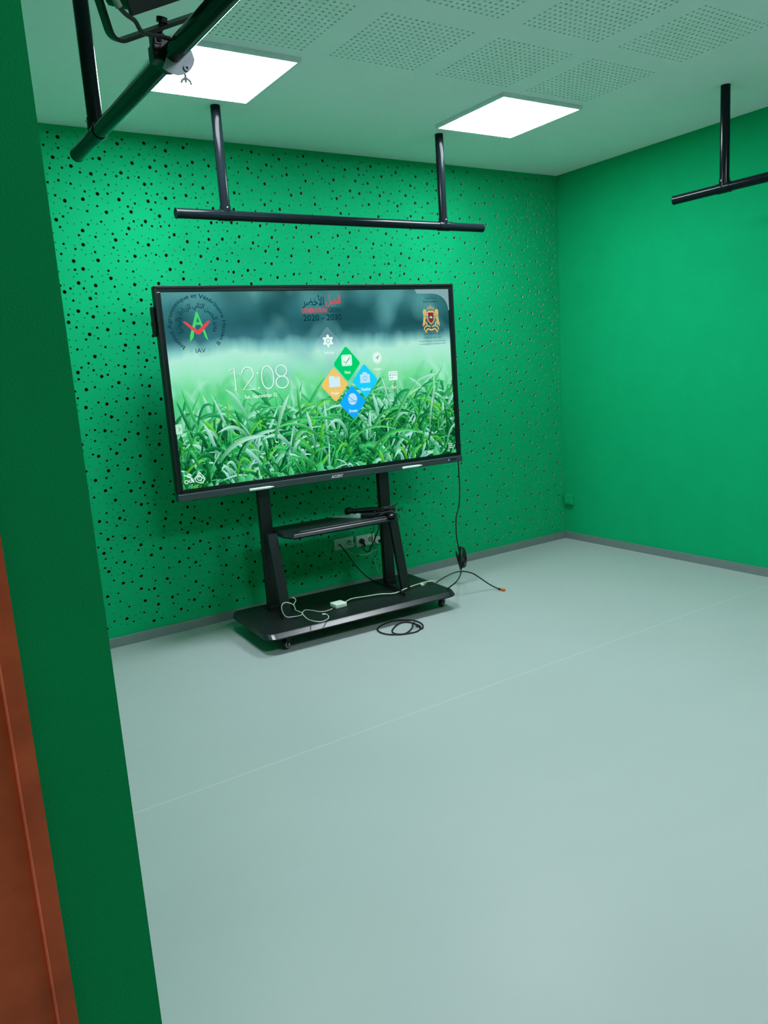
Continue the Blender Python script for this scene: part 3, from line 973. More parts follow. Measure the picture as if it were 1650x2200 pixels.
def ic_note(f, c, y, y2, bg):
    f.poly(rdiamond([(c[0] - 0.035, c[1] + 0.033), (c[0] + 0.035, c[1] + 0.033), (c[0] + 0.035, c[1] - 0.033), (c[0] - 0.035, c[1] - 0.033)], 0.16), WHITE, y)
    f.ring((c[0], c[1]), 0.0, 0.0, 0.0, bg, y2, 4)
    f.stroke([(c[0] - 0.027, c[1] + 0.026), (c[0] + 0.027, c[1] + 0.026), (c[0] + 0.027, c[1] - 0.026), (c[0] - 0.027, c[1] - 0.026)], 0.0022, bg, y2, True)
    f.stroke([(c[0] - 0.020, c[1] - 0.004), (c[0] - 0.008, c[1] - 0.018), (c[0] + 0.022, c[1] + 0.016)], 0.0045, display_material((40, 130, 90)), y2)
def ic_folder(f, c, y, y2, bg):
    f.poly([(c[0] - 0.036, c[1] + 0.030), (c[0] - 0.010, c[1] + 0.034), (c[0] - 0.002, c[1] + 0.026), (c[0] + 0.036, c[1] + 0.026), (c[0] + 0.038, c[1] + 0.010), (c[0] + 0.036, c[1] - 0.034), (c[0] - 0.036, c[1] - 0.034)], WHITE2, y)
    f.stroke([(c[0] + 0.004, c[1] + 0.020), (c[0] + 0.028, c[1] + 0.020)], 0.004, bg, y2)
def ic_camera(f, c, y, y2, bg):
    f.poly([(c[0] - 0.034, c[1] + 0.018), (c[0] - 0.018, c[1] + 0.020), (c[0] - 0.012, c[1] + 0.032), (c[0] + 0.012, c[1] + 0.032), (c[0] + 0.018, c[1] + 0.020), (c[0] + 0.034, c[1] + 0.018), (c[0] + 0.034, c[1] - 0.032), (c[0] - 0.034, c[1] - 0.032)], display_material((186, 228, 246)), y)
    f.ring((c[0], c[1] - 0.005), 0.012, 0.013, 0.004, bg, y2)
def ic_planet(f, c, y, y2, bg):
    f.ellipse(c, 0.031, 0.035, display_material((190, 226, 248)), y)
    f.stroke(arcp(c, 0.044, 0.014, 150, 390), 0.0035, bg, y2)
    f.stroke([(c[0] - 0.036, c[1] + 0.022), (c[0] + 0.036, c[1] - 0.030)], 0.004, bg, y2)
def ic_gear(f, c, y, y2, bg):
    P_ = []
    for k in range(48):
        a = 2 * pi * k / 48
        r_ = 0.031 + 0.006 * max(-1, min(1, 2.2 * cos(6 * a)))
        P_.append((c[0] + r_ * sin(a), c[1] + r_ * cos(a)))
    f.poly(P_, WHITE, y)
    f.ring(c, 0.010, 0.011, 0.0035, display_material((110, 160, 170)), y2)
def ic_compass(f, c, y, y2, bg):
    f.ring(c, 0.031, 0.034, 0.0035, WHITE, y)
    f.ellipse(c, 0.026, 0.029, WHITE, y)
    f.poly([(c[0] + 0.017, c[1] + 0.017), (c[0] + 0.002, c[1] - 0.018), (c[0] - 0.002, c[1] - 0.002), (c[0] - 0.018, c[1] - 0.004)], display_material((130, 190, 160)), y2)
def ic_calendar(f, c, y, y2, bg):
    f.poly(rdiamond([(c[0] - 0.032, c[1] + 0.027), (c[0] + 0.032, c[1] + 0.027), (c[0] + 0.032, c[1] - 0.027), (c[0] - 0.032, c[1] - 0.027)], 0.1), WHITE, y)
    dk = display_material((60, 120, 110))
    f.stroke([(c[0] - 0.028, c[1] + 0.017), (c[0] + 0.028, c[1] + 0.017)], 0.002, dk, y2)
    for i in range(6):
        f.ellipse((c[0] - 0.021 + (i % 4) * 0.014, c[1] + 0.004 - (i // 4) * 0.016), 0.004 if i in (0, 4) else 0.0028, 0.004, dk, y2, 8)
tile((0.150, 0.097), 0.0935, 0.106, (0, 208, 112), 1.0, 'Note', ic_note, 0.038)
tile((0.057, -0.021), 0.0925, 0.104, (240, 200, 110), 1.0, 'Finder', ic_folder, 0.050)
tile((0.2665, -0.012), 0.0905, 0.104, (26, 208, 255), 1.0, 'Visualizer', ic_camera, 0.068)
tile((0.170, -0.135), 0.0925, 0.104, (20, 172, 255), 1.0, 'Browser', ic_planet, 0.056)
tile((0.034, 0.216), 0.0935, 0.106, (170, 205, 225), 0.22, 'Settings', ic_gear, 0.066, True)
tile((0.360, 0.102), 0.0925, 0.104, (190, 235, 210), 0.25, 'Keeper', ic_compass, 0.052, True)
tile((0.4665, -0.014), 0.0905, 0.104, (150, 225, 175), 0.30, 'Tool', ic_calendar, 0.036, True)

# --- small corner icons
f = Flat(); yq = layer()
g0 = [(-0.8852,-0.4666),(-0.8247,-0.4696),(-0.909,-0.1939),(0.873,-0.4751)]
c = g0[0]
f.stroke([(c[0] - 0.022, c[1] + 0.022), (c[0] + 0.02, c[1] - 0.002)], 0.005, WHITE, yq)
f.ring((c[0] + 0.006, c[1] + 0.017), 0.010, 0.008, 0.004, WHITE, yq, 12)
f.ring((c[0] - 0.014, c[1] - 0.017), 0.010, 0.009, 0.004, WHITE, yq, 12)
f.ring((c[0] + 0.010, c[1] - 0.015), 0.008, 0.007, 0.004, WHITE, yq, 12)
f.stroke([(c[0] + 0.016, c[1] - 0.004), (c[0] + 0.028, c[1] - 0.024)], 0.006, WHITE, yq)
c = g0[1]
f.stroke(rdiamond([(c[0], c[1] + 0.034), (c[0] + 0.032, c[1] - 0.004), (c[0] + 0.012, c[1] - 0.034), (c[0] - 0.028, c[1] - 0.014)], 0.3), 0.004, WHITE, yq, True)
f.stroke(rdiamond([(c[0], c[1] + 0.018), (c[0] + 0.017, c[1] - 0.002), (c[0] + 0.006, c[1] - 0.018), (c[0] - 0.014, c[1] - 0.008)], 0.3), 0.004, WHITE, yq, True)
f.build('corner_icons', scr)
f = Flat()
c = (-0.905, g0[2][1])
f.poly(rdiamond([(c[0] - 0.02, c[1] + 0.027), (c[0] + 0.016, c[1] + 0.027), (c[0] + 0.016, c[1] - 0.027), (c[0] - 0.02, c[1] - 0.027)], 0.15), display_material((190, 240, 215), 0.85), yq)
f.stroke([(c[0] - 0.004, c[1] + 0.010), (c[0] + 0.005, c[1]), (c[0] - 0.004, c[1] - 0.010)], 0.004, display_material((60, 150, 110)), layer())
f.build('side_tab', scr)
f = Flat()
c = g0[3]
for i in range(3):
    for j in range(3):
        f.ellipse((c[0] + (i - 1) * 0.0115, c[1] + (j - 1) * 0.0125), 0.0042, 0.0046, display_material((225, 250, 255)), yq, 10)
f.build('grid_icon', scr)

# --- marks on the lower bar
vs, fs = text_mesh('ACCENT', 0.035)
x0 = min(v[0] for v in vs); x1 = max(v[0] for v in vs); yy0 = min(v[1] for v in vs); yy1 = max(v[1] for v in vs)
m = MB()
m.add([(0.016 + (v[0] - (x0 + x1) / 2) / (x1 - x0) * 0.078 + (v[1] - yy0) / (yy1 - yy0) * 0.004, -0.0128, -0.567 + ((v[1] - yy0) / (yy1 - yy0) - 0.5) * 0.018) for v in vs], fs)
m.build('brand_mark', M_brand, bar)
m = MB(); m.disc((0.846, -0.0125, -0.566), (0, 1, 0), 0, 0.0045, 0.002, 16)
m.build('indicator_light', M_blue, bar)
m = MB(); m.box(0.858, 0.905, -0.0135, -0.011, -0.5695, -0.5625, 0.001)
m.build('sensor_window', M_bezel, bar)

# two stylus pens resting on the lower bar
def stylus(lx, label):
    R_ = Matrix.Rotation(YAW, 4, 'Z')
    p = Vector((-2.479, -0.505, 1.4615)) + R_ @ Vector((lx, -0.0205, -0.5740))
    t = thing('stylus_pen', label, 'pen', p, YAW, 'white stylus pens on the display')
    m = MB()
    m.tube([(-0.072, 0, 0), (-0.070, 0, 0), (0.045, 0, 0.0), (0.060, 0, 0)], [0.0065, 0.0078, 0.0078, 0.0060], 14)
    m.build('barrel', M_white, t)
    m = MB(); m.tube([(0.060, 0, 0), (0.076, 0, 0), (0.079, 0, 0)], [0.0058, 0.0035, 0.001], 12)
    m.build('tip', M_socket, t)
    return t
stylus(-0.478, 'white stylus pen at the left on the lower bar of the display')
stylus(0.552, 'white stylus pen at the right on the lower bar of the display')

# ------------------------------------------------------------------ rolling stand
st = thing('display_stand', 'black metal rolling stand with shelf and castors under the large display', 'stand', (-2.48, -0.505, 0.0), YAW)
BX0, BX1, BY0, BY1, BT = -0.650, 0.637, -0.345, 0.265, 0.115
def rrect(x0, x1, y0, y1, r, n=6):
    P_ = []
    for (cx, cy, a0) in ((x1 - r, y1 - r, 0), (x0 + r, y1 - r, 90), (x0 + r, y0 + r, 180), (x1 - r, y0 + r, 270)):
        for k in range(n + 1):
            a = radians(a0 + 90 * k / n)
            P_.append((cx + r * cos(a), cy + r * sin(a)))
    return P_
def tray(m, levels, mat_of=None):
    """levels: list of (outline, z); skins the walls and closes top and bottom"""
    n = len(levels[0][0])
    for i in range(len(levels) - 1):
        if mat_of: m.use(mat_of[i])
        a, za = levels[i]; c_, zc = levels[i + 1]
        vs = [(p[0], p[1], za) for p in a] + [(p[0], p[1], zc) for p in c_]
        m.add(vs, [(k, (k + 1) % n, (k + 1) % n + n, k + n) for k in range(n)])
    if mat_of: m.use(mat_of[0])
    a, za = levels[0]; m.add([(p[0], p[1], za) for p in a], [tuple(range(n))[::-1]])
    if mat_of: m.use(mat_of[-1])
    a, za = levels[-1]; m.add([(p[0], p[1], za) for p in a], [tuple(range(n))])
m = MB()
m.use(M_black); m.use(M_bevel)
tray(m, [(rrect(BX0 + 0.006, BX1 - 0.006, BY0 + 0.006, BY1 - 0.006, 0.060), 0.084), (rrect(BX0, BX1, BY0, BY1, 0.065), 0.088),
         (rrect(BX0, BX1, BY0, BY1, 0.065), 0.094), (rrect(BX0 + 0.003, BX1 - 0.003, BY0 + 0.026, BY1 - 0.003, 0.062), 0.112), (rrect(BX0 + 0.007, BX1 - 0.007, BY0 + 0.031, BY1 - 0.007, 0.058), BT)],
     [M_black, M_black, M_bevel, M_bevel, M_black])
base = m.build('base', None, st)
m = MB()
for (x0, x1, y0, y1) in ((BX0 + 0.05, BX1 - 0.05, BY0 + 0.16, BY0 + 0.20), (BX0 + 0.05, BX1 - 0.05, BY1 - 0.20, BY1 - 0.16)):
    m.box(x0, x1, y0, y1, 0.060, 0.085, 0.002)
m.build('underframe', M_black, base)
POSTX = (-0.420, 0.406); PY = 0.115
for px in POSTX:
    m = MB(); m.box(px - 0.036, px + 0.036, PY - 0.022, PY + 0.022, BT, 1.75, 0.004)
    post = m.build('post', M_black, st)
    m = MB(); m.box(px - 0.034, px + 0.036, PY - 0.030, PY - 0.020, BT - 0.001, BT + 0.030, 0.002)
    m.build('foot_plate', M_black, post)
    # leaning strut from the front of the base to the shelf
    m = MB()
    a = Vector((px - 0.005, -0.095, BT - 0.001)); c = Vector((px - 0.005, 0.020, 0.604))
    w, d_ = 0.029, 0.013
    vs = []
    for p in (a, c):
        for (sx_, sy_) in ((-1, -1), (1, -1), (1, 1), (-1, 1)):
            vs.append((p.x + sx_ * w, p.y + sy_ * d_, p.z))
    m.add(vs, [(3, 2, 1, 0), (4, 5, 6, 7), (0, 1, 5, 4), (1, 2, 6, 5), (2, 3, 7, 6), (3, 0, 4, 7)])
    m.build('strut', M_black, st)
for z_ in (1.22, 1.62):
    m = MB(); m.box(-0.52, 0.52, PY - 0.042, PY - 0.022, z_ - 0.03, z_ + 0.03, 0.003)
    m.build('cross_rail', M_black, st)
for s in (-1, 1):
    m = MB(); m.box(s * 0.30 - 0.02, s * 0.30 + 0.02, PY - 0.056, PY - 0.040, 1.10, 1.75, 0.003)
    m.build('mount_arm', M_black, st)
# shelf with chamfered front corners and a polished front lip
SX0, SX1, SY0, SY1, STP = -0.386, 0.398, -0.125, 0.205, 0.606
def shelf_out(d):
    return [(SX1 - d, SY1 - d), (SX0 + d, SY1 - d), (SX0 + d, SY0 + 0.075 + d), (SX0 + 0.035 + d, SY0 + d), (SX1 - 0.035 - d, SY0 + d), (SX1 - d, SY0 + 0.055 + d)]
m = MB(); m.use(M_black); m.use(M_bevel)
tray(m, [(shelf_out(0.010), 0.578), (shelf_out(0.0), 0.586), (shelf_out(0.0), 0.589), (shelf_out(0.008), 0.603), (shelf_out(0.011), STP)], [M_black, M_black, M_bevel, M_bevel, M_black])
shf = m.build('shelf', None, st)
m = MB(); m.tube([(SX0 + 0.10, SY0 + 0.050, STP + 0.001), (SX1 - 0.10, SY0 + 0.050, STP + 0.001)], 0.0045, 10)  # added glossy rod that catches the lamp's highlight line on the shelf
m.build('shelf_glint_rod', M_bevel, shf)
# castors
def castor(x, y, rot):
    R_ = Matrix.Translation((x, y, 0)) @ Matrix.Rotation(rot, 4, 'Z')
    m = MB()
    m.box(-0.028, 0.028, -0.026, 0.026, 0.074, 0.0845, 0.002)
    for s in (-1, 1):
        m.prism([(-0.024, 0.076), (0.026, 0.076), (0.006, 0.022), (-0.014, 0.022)], 'y', s * 0.0175 - 0.002, s * 0.0175 + 0.002)
    fork = m.build('castor', M_black, st, R_)
    m = MB()
    m.tube([(-0.006, -0.013, 0.029), (-0.006, -0.010, 0.029), (-0.006, 0.010, 0.029), (-0.006, 0.013, 0.029)], [0.0265, 0.029, 0.029, 0.0265], 28)
    m.build('wheel', M_rubber, fork)
    m = MB()
    m.disc((-0.006, -0.0138, 0.029), (0, 1, 0), 0.015, 0.0205, 0.0018, 24)
    m.disc((-0.006, -0.0205, 0.029), (0, 1, 0), 0, 0.007, 0.006, 12)
    m.box(-0.021, 0.009, -0.0145, -0.0135, 0.026, 0.032)
    m.tube([(-0.006, -0.0195, 0.029), (-0.006, -0.0125, 0.029)], 0.004, 8)
    m.build('axle_cap', M_steel, fork)
    for s in (-1, 1):
        m = MB(); m.disc((s * 0.010, -0.0265, 0.078), (0, 1, 0), 0, 0.004, 0.005, 10)
        m.build('fork_bolt', M_steel, fork)
castor(-0.512, -0.272, radians(28)); castor(0.586, -0.225, radians(36)); castor(-0.54, 0.19, radians(10)); castor(0.55, 0.19, radians(-20))

# ------------------------------------------------------------------ wall sockets
def wall_outlet(x, z, w, h, label, grp):
    t = thing('wall_outlet', label, 'wall socket', (x, 0.0, z), 0, grp)
    m = MB(); m.box(-w / 2, w / 2, -0.011, 0.0, -h / 2, h / 2, 0.003)
    pl = m.build('cover_plate', M_socket, t)
    for s in (-1, 1):
        m = MB(); m.box(s * w / 4 - w * 0.20, s * w / 4 + w * 0.20, -0.0135, -0.010, -h * 0.36, h * 0.36, 0.002)
        mod = m.build('socket_module', M_socket, t)
        m = MB()
        if s == 1 or grp == 'power':
            m.disc((s * w / 4, -0.0138, 0), (0, 1, 0), 0, 0.0195, 0.002, 24)
        else:
            m.box(s * w / 4 - 0.011, s * w / 4 + 0.011, -0.0148, -0.013, -0.010, 0.004, 0.001)
        m.build('socket_opening', M_sockin, mod)
    return t
wall_outlet(-2.1635, 0.342, 0.150, 0.078, 'pale double wall socket at the left under the shelf with a black data cable', None)
wall_outlet(-1.988, 0.335, 0.152, 0.078, 'pale double wall socket beside the right post holding a black plug', 'power')
for o in COL.objects:
    if o.get('group') == 'power': del o['group']
t = thing('power_plug', 'round white plug half hidden behind the right post of the stand', 'plug', (-1.893, -0.0, 0.322))
m = MB(); m.disc((0, -0.014, 0), (0, 1, 0), 0, 0.026, 0.028, 24)
m.build('plug_body', M_socket, t)
m = MB(); m.tube([(0.004, -0.026, -0.006), (0.020, -0.050, -0.016)], 0.010, 12)
m.build('cord_grip', M_rubber, t)
t = thing('junction_box', 'small green painted box low on the right wall beside the corner', 'wall box', (0.0, -0.064, 0.336))
m = MB(); m.box(-0.028, 0.0, -0.042, 0.042, -0.043, 0.043, 0.004)
m.build('box_body', M_wall, t)
m = MB(); m.box(-0.033, -0.027, -0.036, 0.036, -0.030, 0.036, 0.002)
m.build('box_cover', M_wall, t)

# ------------------------------------------------------------------ cables
def cable(name, label, cat, pts, r, mat, seg=8, sub=6):
    m = MB(); m.tube(pts, r, seg, True, sub)
    o = m.build(name, mat)
    return tag(o, label, cat)

# data cable: socket -> base -> floor coil -> back onto the base
pa = [(-2.208,-0.014,0.343),(-2.212,-0.06425,0.332),(-2.198,-0.1145,0.2819),(-2.172,-0.1647,0.2103),(-2.134,-0.215,0.1465)]
pb = [(-2.121,-0.2793,0.122),(-2.119,-0.4028,0.122),(-2.112,-0.5193,0.122),(-2.118,-0.5968,0.122),(-2.143,-0.6804,0.122)]
pc = [(-1.895,-0.345,-0.03636),(-1.918,-0.4038,-0.07116),(-1.934,-0.4463,-0.12)]
pd = [(-2.254,-0.9218,0.006),(-2.319,-0.9967,0.006),(-2.391,-1.032,0.006),(-2.429,-0.9893,0.006),(-2.408,-0.9322,0.006),(-2.327,-0.8685,0.006),(-2.273,-0.8613,0.006),(-2.245,-0.9069,0.006),(-2.249,-0.9962,0.006),(-2.288,-1.038,0.006),(-2.337,-1.051,0.006),(-2.419,-1.021,0.006),(-2.474,-0.9544,0.006),(-2.467,-0.8634,0.006),(-2.394,-0.8074,0.006),(-2.3,-0.7983,0.006),(-2.219,-0.8659,0.006),(-2.211,-0.9461,0.006),(-2.238,-1.007,0.006),(-2.268,-1.029,0.006),(-2.247,-0.9632,0.006)]
pe = [(-1.854,-0.3526,-0.1979),(-1.818,-0.2753,-0.1637),(-1.777,-0.1866,-0.1038)]
cable('data_cable', 'black cable from the left wall socket to a loose coil on the floor', 'cable', pa + pb + pc + pd, 0.0042, M_rubber)
cable('floor_cable', 'second black cable hanging from the stand base into the coil on the floor', 'cable', [(-2.282,-1.012,0.0125),(-2.247,-0.9306,0.0125)] + pe + [(-2.162,-0.7181,0.131),(-2.15,-0.644,0.131)]  + [(-2.143,-0.5703,0.122)], 0.0040, M_rubber)

# black plug with cord in the right socket
t = thing('plug_cord', 'black plug and cord rising from the right wall socket to the shelf', 'cord', (-2.026, -0.012, 0.335))
m = MB()
m.disc((0, -0.010, 0), (0, 1, 0), 0, 0.019, 0.022, 20)
m.tube([(0, -0.02, -0.002), (0.004, -0.034, -0.022), (0.006, -0.036, -0.040)], [0.012, 0.009, 0.006], 12)
m.build('plug', M_rubber, t)
m = MB()
cp_ = [(-2.039,-0.04,0.3111),(-2.049,-0.0725,0.2918),(-2.046,-0.105,0.2779),(-2.045,-0.1375,0.2845),(-2.046,-0.17,0.318),(-2.04,-0.2025,0.3644),(-2.034,-0.235,0.4152),(-2.035,-0.2675,0.4665),(-2.056,-0.3,0.4999)]
m.tube([Vector(p) - Vector((-2.026, -0.012, 0.335)) for p in cp_], 0.0040, 8, True, 5)
m.build('cord', M_rubber, t)
cable('thin_cable', 'thin black wire dangling from the shelf down past the right socket', 'cable', [(-2.069,-0.26,0.4936),(-2.05,-0.2367,0.4617),(-2.056,-0.2133,0.4207),(-2.04,-0.19,0.382),(-2.032,-0.1667,0.3477),(-2.007,-0.1433,0.3066),(-1.968,-0.12,0.2823),(-1.956,-0.09667,0.2438),(-1.966,-0.07333,0.2138),(-1.972,-0.05,0.1804)], 0.0022, M_rubber)
cable('white_cable', 'pale cord looping under the two wall sockets', 'cable', [(-2.122,-0.02,0.3398),(-2.153,-0.0325,0.3292),(-2.183,-0.045,0.3235),(-2.153,-0.0575,0.2868),(-2.117,-0.07,0.2655),(-2.052,-0.0825,0.2519),(-2.013,-0.095,0.2583),(-1.987,-0.1075,0.2738),(-1.956,-0.12,0.2767)], 0.0028, M_pale)
cable('socket_cord', 'short pale cord leaving the round opening of the left wall socket', 'cable', [(-2.138,-0.016,0.3438),(-2.125,-0.0245,0.3403),(-2.107,-0.033,0.3342),(-2.076,-0.0415,0.3198),(-2.055,-0.05,0.3123)], 0.0026, M_pale)
cable('thread_wire', 'hair thin dark wire running down to the stand base left of the right post', 'cable', [(-1.983,-0.06,0.2384),(-1.992,-0.1133,0.2122),(-2.01,-0.1667,0.1784),(-2.029,-0.22,0.1357)], 0.0012, M_pale)

# cord from the display to the stand base with a tied bundle
pv = [(-1.487,-0.47,0.8726),(-1.488,-0.47,0.8346),(-1.488,-0.47,0.6688),(-1.501,-0.47,0.5598),(-1.53,-0.47,0.4799),(-1.536,-0.47,0.3634),(-1.524,-0.47,0.2634),(-1.512,-0.47,0.1873),(-1.509,-0.47,0.1133),(-1.519,-0.47,0.07199)]
pw = [(-1.91,-0.9316,0.2014),(-1.904,-0.8755,0.162)]
t = thing('hanging_cable', 'long black cord with a tied bundle hanging from the right end of the display', 'cord', tuple(pv[0]))
o0 = Vector(pv[0])
m = MB(); m.tube([Vector(p) - o0 for p in pv + pw + [(-1.881,-0.7955,0.118)]], 0.0042, 8, True, 5)
m.build('cord', M_rubber, t)
m = MB()
bc = [(-1.504,-0.47,0.189)][0]
rb = random.Random(3)
for k in range(7):
    w_ = 0.020 + 0.030 * rb.random(); h_ = 0.062 + 0.018 * rb.random(); sx_ = rb.uniform(-0.010, 0.016); tl_ = rb.uniform(-0.25, 0.3)
    if k == 0: w_, h_, sx_, tl_ = 0.022, 0.055, -0.026, -0.25
    dy_ = rb.uniform(-0.02, 0.02)
    P_ = []
    for i in range(15):
        a = 2 * pi * i / 14
        lx, lz = w_ * 0.55 * cos(a), h_ * sin(a)
        P_.append(Vector((bc[0] + sx_ + lx * cos(tl_) + lz * sin(tl_), bc[1] + dy_ + 0.012 * cos(a + k), bc[2] + lz * cos(tl_) - lx * sin(tl_))) - o0)
    m.tube(P_, 0.0042, 8, False, 3)
m.build('cord_bundle', M_rubber, t)

# cable with orange connector
A_ = [(-1.858,-0.6429,0.121)][0]
B_ = [(-1.422,-0.771,0.009)][0]
arch = [(-1.821,-0.6409,0.1334),(-1.784,-0.6491,0.1478),(-1.717,-0.6639,0.1653),(-1.657,-0.6772,0.1633),(-1.593,-0.6915,0.1397),(-1.539,-0.7034,0.0994),(-1.474,-0.7177,0.04498),(-1.429,-0.7277,0.0146)]
t = thing('connector_cable', 'black cable arching off the stand base to an orange connector on the floor', 'cable', tuple(B_))
m = MB(); m.tube([Vector(p) - Vector(B_) for p in [A_] + arch + [B_]], 0.0042, 8, True, 5)
m.build('cable', M_rubber, t)
d_ = (Vector(B_) - Vector(arch[-1])); d_.z = 0; d_.normalize()
m = MB(); m.tube([-d_ * 0.012, d_ * 0.008], 0.0075, 12)
m.build('cable_boot', M_rubber, t)
m = MB(); Mx = Matrix.Translation(d_ * 0.020) @ Matrix.Rotation(d_.to_2d().angle_signed(Vector((1, 0))), 4, 'Z')
m.box(-0.015, 0.016, -0.009, 0.009, -0.0085, 0.008, 0.002, Mx)
m.build('connector', M_orange, t)

# white power adapter on the base
br = [(-2.616,-0.5761,0.117),(-2.619,-0.6821,0.117),(-2.526,-0.6289,0.117),(-2.531,-0.5367,0.117)]
ctr = Vector((sum(p[0] for p in br) / 4, sum(p[1] for p in br) / 4, BT))
t = thing('power_adapter', 'white square power adapter with its pale cords on the stand base', 'power adapter', ctr)
bx = (Vector(br[1]) - Vector(br[0]) + Vector(br[2]) - Vector(br[3])) / 2
ang = bx.to_2d().angle_signed(Vector((1, 0)))
m = MB(); m.box(-0.039, 0.039, -0.039, 0.039, 0.0, 0.027, 0.006, Matrix.Rotation(ang, 4, 'Z'))
m.build('brick', M_white, t)
m = MB(); m.tube([Vector(p) - ctr for p in [(-2.545,-0.6125,0.128),(-2.501,-0.5835,0.128),(-2.448,-0.5624,0.128),(-2.363,-0.5846,0.128),(-2.272,-0.6106,0.128),(-2.197,-0.6605,0.128),(-2.104,-0.6326,0.128),(-2.012,-0.6083,0.128),(-1.919,-0.5979,0.128),(-1.88,-0.6071,0.128),(-1.864,-0.618,0.128),(-1.861,-0.6429,0.128)]], 0.0040, 8, True, 5)
m.build('mains_cord', M_pale, t)
l1 = [(-2.633,-0.6347,0.121),(-2.68,-0.647,0.121),(-2.717,-0.6307,0.121),(-2.738,-0.5753,0.121),(-2.764,-0.5366,0.121),(-2.799,-0.5661,0.121),(-2.825,-0.6041,0.121),(-2.851,-0.6078,0.121)]
l2 = [(-2.888,-0.632,0.1313),(-2.931,-0.632,0.1387),(-2.953,-0.632,0.1637),(-2.961,-0.632,0.2005),(-2.95,-0.632,0.2246),(-2.923,-0.632,0.2251),(-2.887,-0.632,0.2046),(-2.876,-0.632,0.1808),(-2.874,-0.632,0.1677)]
l3 = [(-2.815,-0.5879,0.128),(-2.832,-0.65,0.128),(-2.846,-0.7306,0.128)]
l4 = [(-2.861,-0.8432,0.1485),(-2.831,-0.848,0.1402),(-2.806,-0.8519,0.1409)]
l5 = [(-2.741,-0.7793,0.123),(-2.717,-0.7318,0.123),(-2.717,-0.702,0.123)]
m = MB(); m.tube([Vector(p) - ctr for p in l1 + l2 + l3 + l4 + l5], 0.0028, 8, True, 5)
m.tube([Vector(p) - ctr for p in [(-2.876,-0.632,0.1808),(-2.88,-0.632,0.2057),(-2.867,-0.632,0.2254),(-2.875,-0.632,0.2412),(-2.888,-0.632,0.2474)]], 0.0028, 8, True, 5)
m.build('low_voltage_cord', M_pale, t)
m = MB(); e_p = Vector(l5[-1]) - ctr
m.tube([e_p, e_p + Vector((-0.016, 0.010, 0.0))], 0.0055, 10)
m.build('cord_plug', M_socket, t)

# two white clips on the right end of the base
for (px_, lb) in (([(-1.946,-0.611,0.116)][0], 'larger white cable clip on the right end of the stand base'), ([(-1.912,-0.5925,0.116)][0], 'smaller white cable clip behind the larger one on the stand base')):
    big = lb.startswith('larger')
    m = MB(); s = 0.010 if big else 0.007
    m.box(-s, s, -s, s, 0, s * 1.0, s * 0.2)
    m.box(-s * 0.5, s * 0.5, -s * 1.1, s * 1.1, s * 0.3, s * 1.25, s * 0.15)
    o = m.build('cable_clip', M_white); o.location = (px_[0], px_[1], BT); o.rotation_euler = (0, 0, YAW)
    tag(o, lb, 'clip', 'white cable clips')

# ------------------------------------------------------------------ things on the shelf
ST = STP
# microphone-like black handset lying at the back
P0 = Vector([(-2.309,-0.36,0.6417)][0]); P1 = Vector([(-2.12,-0.41,0.6131)][0])
P0.z = ST + 0.0275; P1.z = ST + 0.0185
t = thing('microphone', 'black handheld microphone lying at the back of the shelf', 'microphone', (P0.x, P0.y, ST))
dd = P1 - P0; L_ = dd.length; u_ = dd.normalized(); q0 = P0 - Vector((P0.x, P0.y, ST))
m = MB(); m.tube([q0 + u_ * v for v in (-0.028, -0.024, -0.012, 0.006, 0.018, 0.026)], [0.004, 0.017, 0.0265, 0.0265, 0.024, 0.020], 18)
m.build('grille_head', M_plastic, t)
m = MB(); m.tube([q0 + u_ * v for v in (0.026, 0.05, L_ * 0.75, L_)], [0.0185, 0.016, 0.0175, 0.015], 16)
m.build('handle', M_plastic, t)
# clear plastic sleeve with a dark box at its end
Q0 = Vector([(-2.402,-0.3185,0.609)][0]); Q1 = Vector([(-2.292,-0.4861,0.609)][0])
t = thing('plastic_sleeve', 'pale translucent plastic sleeve lying on the shelf before the microphone', 'plastic bag', (Q0.x, Q0.y, ST))
d2 = (Q1 - Q0); L2 = d2.to_2d().length; an2 = -d2.to_2d().angle_signed(Vector((1, 0)))
an2 = d2.to_2d().angle_signed(Vector((1, 0)))
m = MB()
vs = []; fs = []
nx_ = 14
for i in range(nx_ + 1):
    x = L2 * i / nx_
    hz = 0.004 + 0.019 * min(1, i / nx_ * 1.4) + 0.0015 * sin(i * 2.3)
    for (yy, zz) in ((-0.022, 0.0012), (-0.020, hz), (0.014, hz + 0.002 * sin(i * 1.7)), (0.018, 0.0012)):
        vs.append((x, yy, zz))
for i in range(nx_):
    for k in range(3):
        fs.append((i * 4 + k, (i + 1) * 4 + k, (i + 1) * 4 + k + 1, i * 4 + k + 1))
    fs.append((i * 4 + 3, (i + 1) * 4 + 3, (i + 1) * 4, i * 4))
fs += [(0, 1, 2, 3), (nx_ * 4 + 3, nx_ * 4 + 2, nx_ * 4 + 1, nx_ * 4)]
m.add(vs, fs, False, Matrix.Rotation(an2, 4, 'Z'))
m.build('film', M_sleeve, t)
Ra = Matrix.Rotation(an2, 4, 'Z')
m = MB(); m.box(-0.045, 0.045, -0.024, 0.024, 0.0, 0.026, 0.004, Ra)
o = m.build('cable_adapter', M_plastic); o.location = Vector((Q1.x, Q1.y, ST)) + (Ra @ Vector((0.050, 0.004, 0)))
tag(o, 'small black adapter box at the right end of the plastic sleeve on the shelf', 'adapter')
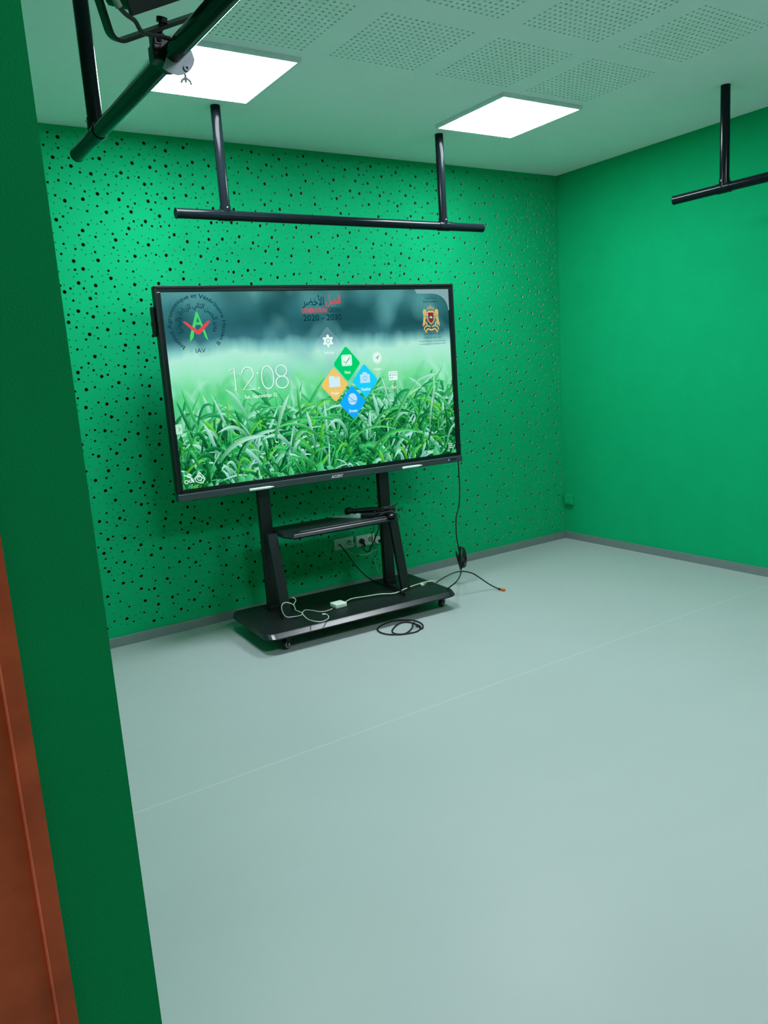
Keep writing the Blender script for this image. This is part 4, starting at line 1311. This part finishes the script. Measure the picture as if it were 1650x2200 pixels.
# heap of black cables at the right end
rb = random.Random(9)
Kc = Vector([(-2.139,-0.5323,0.62)][0])
m = MB()
for k in range(9):
    P_ = []
    r1_, r2_ = rb.uniform(0.03, 0.062), rb.uniform(0.02, 0.042); ph = rb.uniform(0, 6.28); tl_ = rb.uniform(-0.5, 0.5)
    ox, oy = rb.uniform(-0.035, 0.03), rb.uniform(-0.02, 0.02)
    for i in range(13):
        a = 2 * pi * i / 12 * rb.choice((0.97, 1.0)) + ph
        lx, ly = r1_ * cos(a), r2_ * sin(a)
        P_.append((ox + lx * cos(tl_) - ly * sin(tl_), oy + lx * sin(tl_) + ly * cos(tl_), 0.006 + k * 0.0052 + 0.004 * sin(2 * a + k)))
    m.tube(P_, 0.0043, 8, True, 3)
m.tube([(-0.075, -0.035, 0.010), (-0.045, -0.045, 0.024), (0.0, -0.050, 0.026), (0.030, -0.062, 0.012), (0.040, -0.079, 0.004), (0.043, -0.092, -0.014)], 0.0036, 8, True, 5)
o = m.build('cable_heap', M_rubber); o.location = (Kc.x, Kc.y, ST)
tag(o, 'tangled heap of black cables on the right end of the shelf', 'cables')
hd = Vector([(-2.167,-0.6427,0.62)][0])
t = thing('handheld_device', 'small glossy black rounded device beside the cable heap on the shelf', 'device', (hd.x, hd.y, ST), radians(20))
m = MB()
bm = bmesh.new(); bmesh.ops.create_uvsphere(bm, u_segments=20, v_segments=12, radius=1.0)
for w in bm.verts:
    w.co = Vector((w.co.x * 0.036, w.co.y * 0.026, max(w.co.z, -0.15) * 0.026 + 0.004))
m.frombm(bm, None, True)
m.build('shell', M_pipe, t)
m = MB(); m.disc((-0.020, -0.012, 0.0205), (-0.45, -0.3, 1), 0, 0.007, 0.003, 14)  # grey disc stands in for the bright highlight on the glossy shell
m.build('painted_glint', M_steel, t)
m = MB()
wl = [(-2.066,-0.44,0.6327),(-2.015,-0.44,0.6279),(-2.009,-0.44,0.6115),(-1.98,-0.44,0.6106),(-1.948,-0.44,0.6129),(-1.954,-0.44,0.5888),(-1.961,-0.44,0.562)]
wl[-1] = (wl[-1][0], wl[-1][1], ST + 0.002)
o0 = Vector(wl[-1]); m.tube([Vector(p) - o0 for p in [(wl[0][0] - 0.03, wl[0][1], wl[0][2] - 0.012)] + wl], 0.0020, 8, True, 2)
o = m.build('stiff_wire', M_rubber); o.location = o0
tag(o, 'thin bent black wire standing up at the right shelf end', 'wire')
cable('hanging_wire', 'thin pale wire hanging from behind the display onto the cable heap', 'cable', [(-2.006,-0.36,0.8611),(-2.024,-0.3733,0.6979),(-2.014,-0.3867,0.6574),(-2.009,-0.4,0.6178)], 0.0014, M_pale)
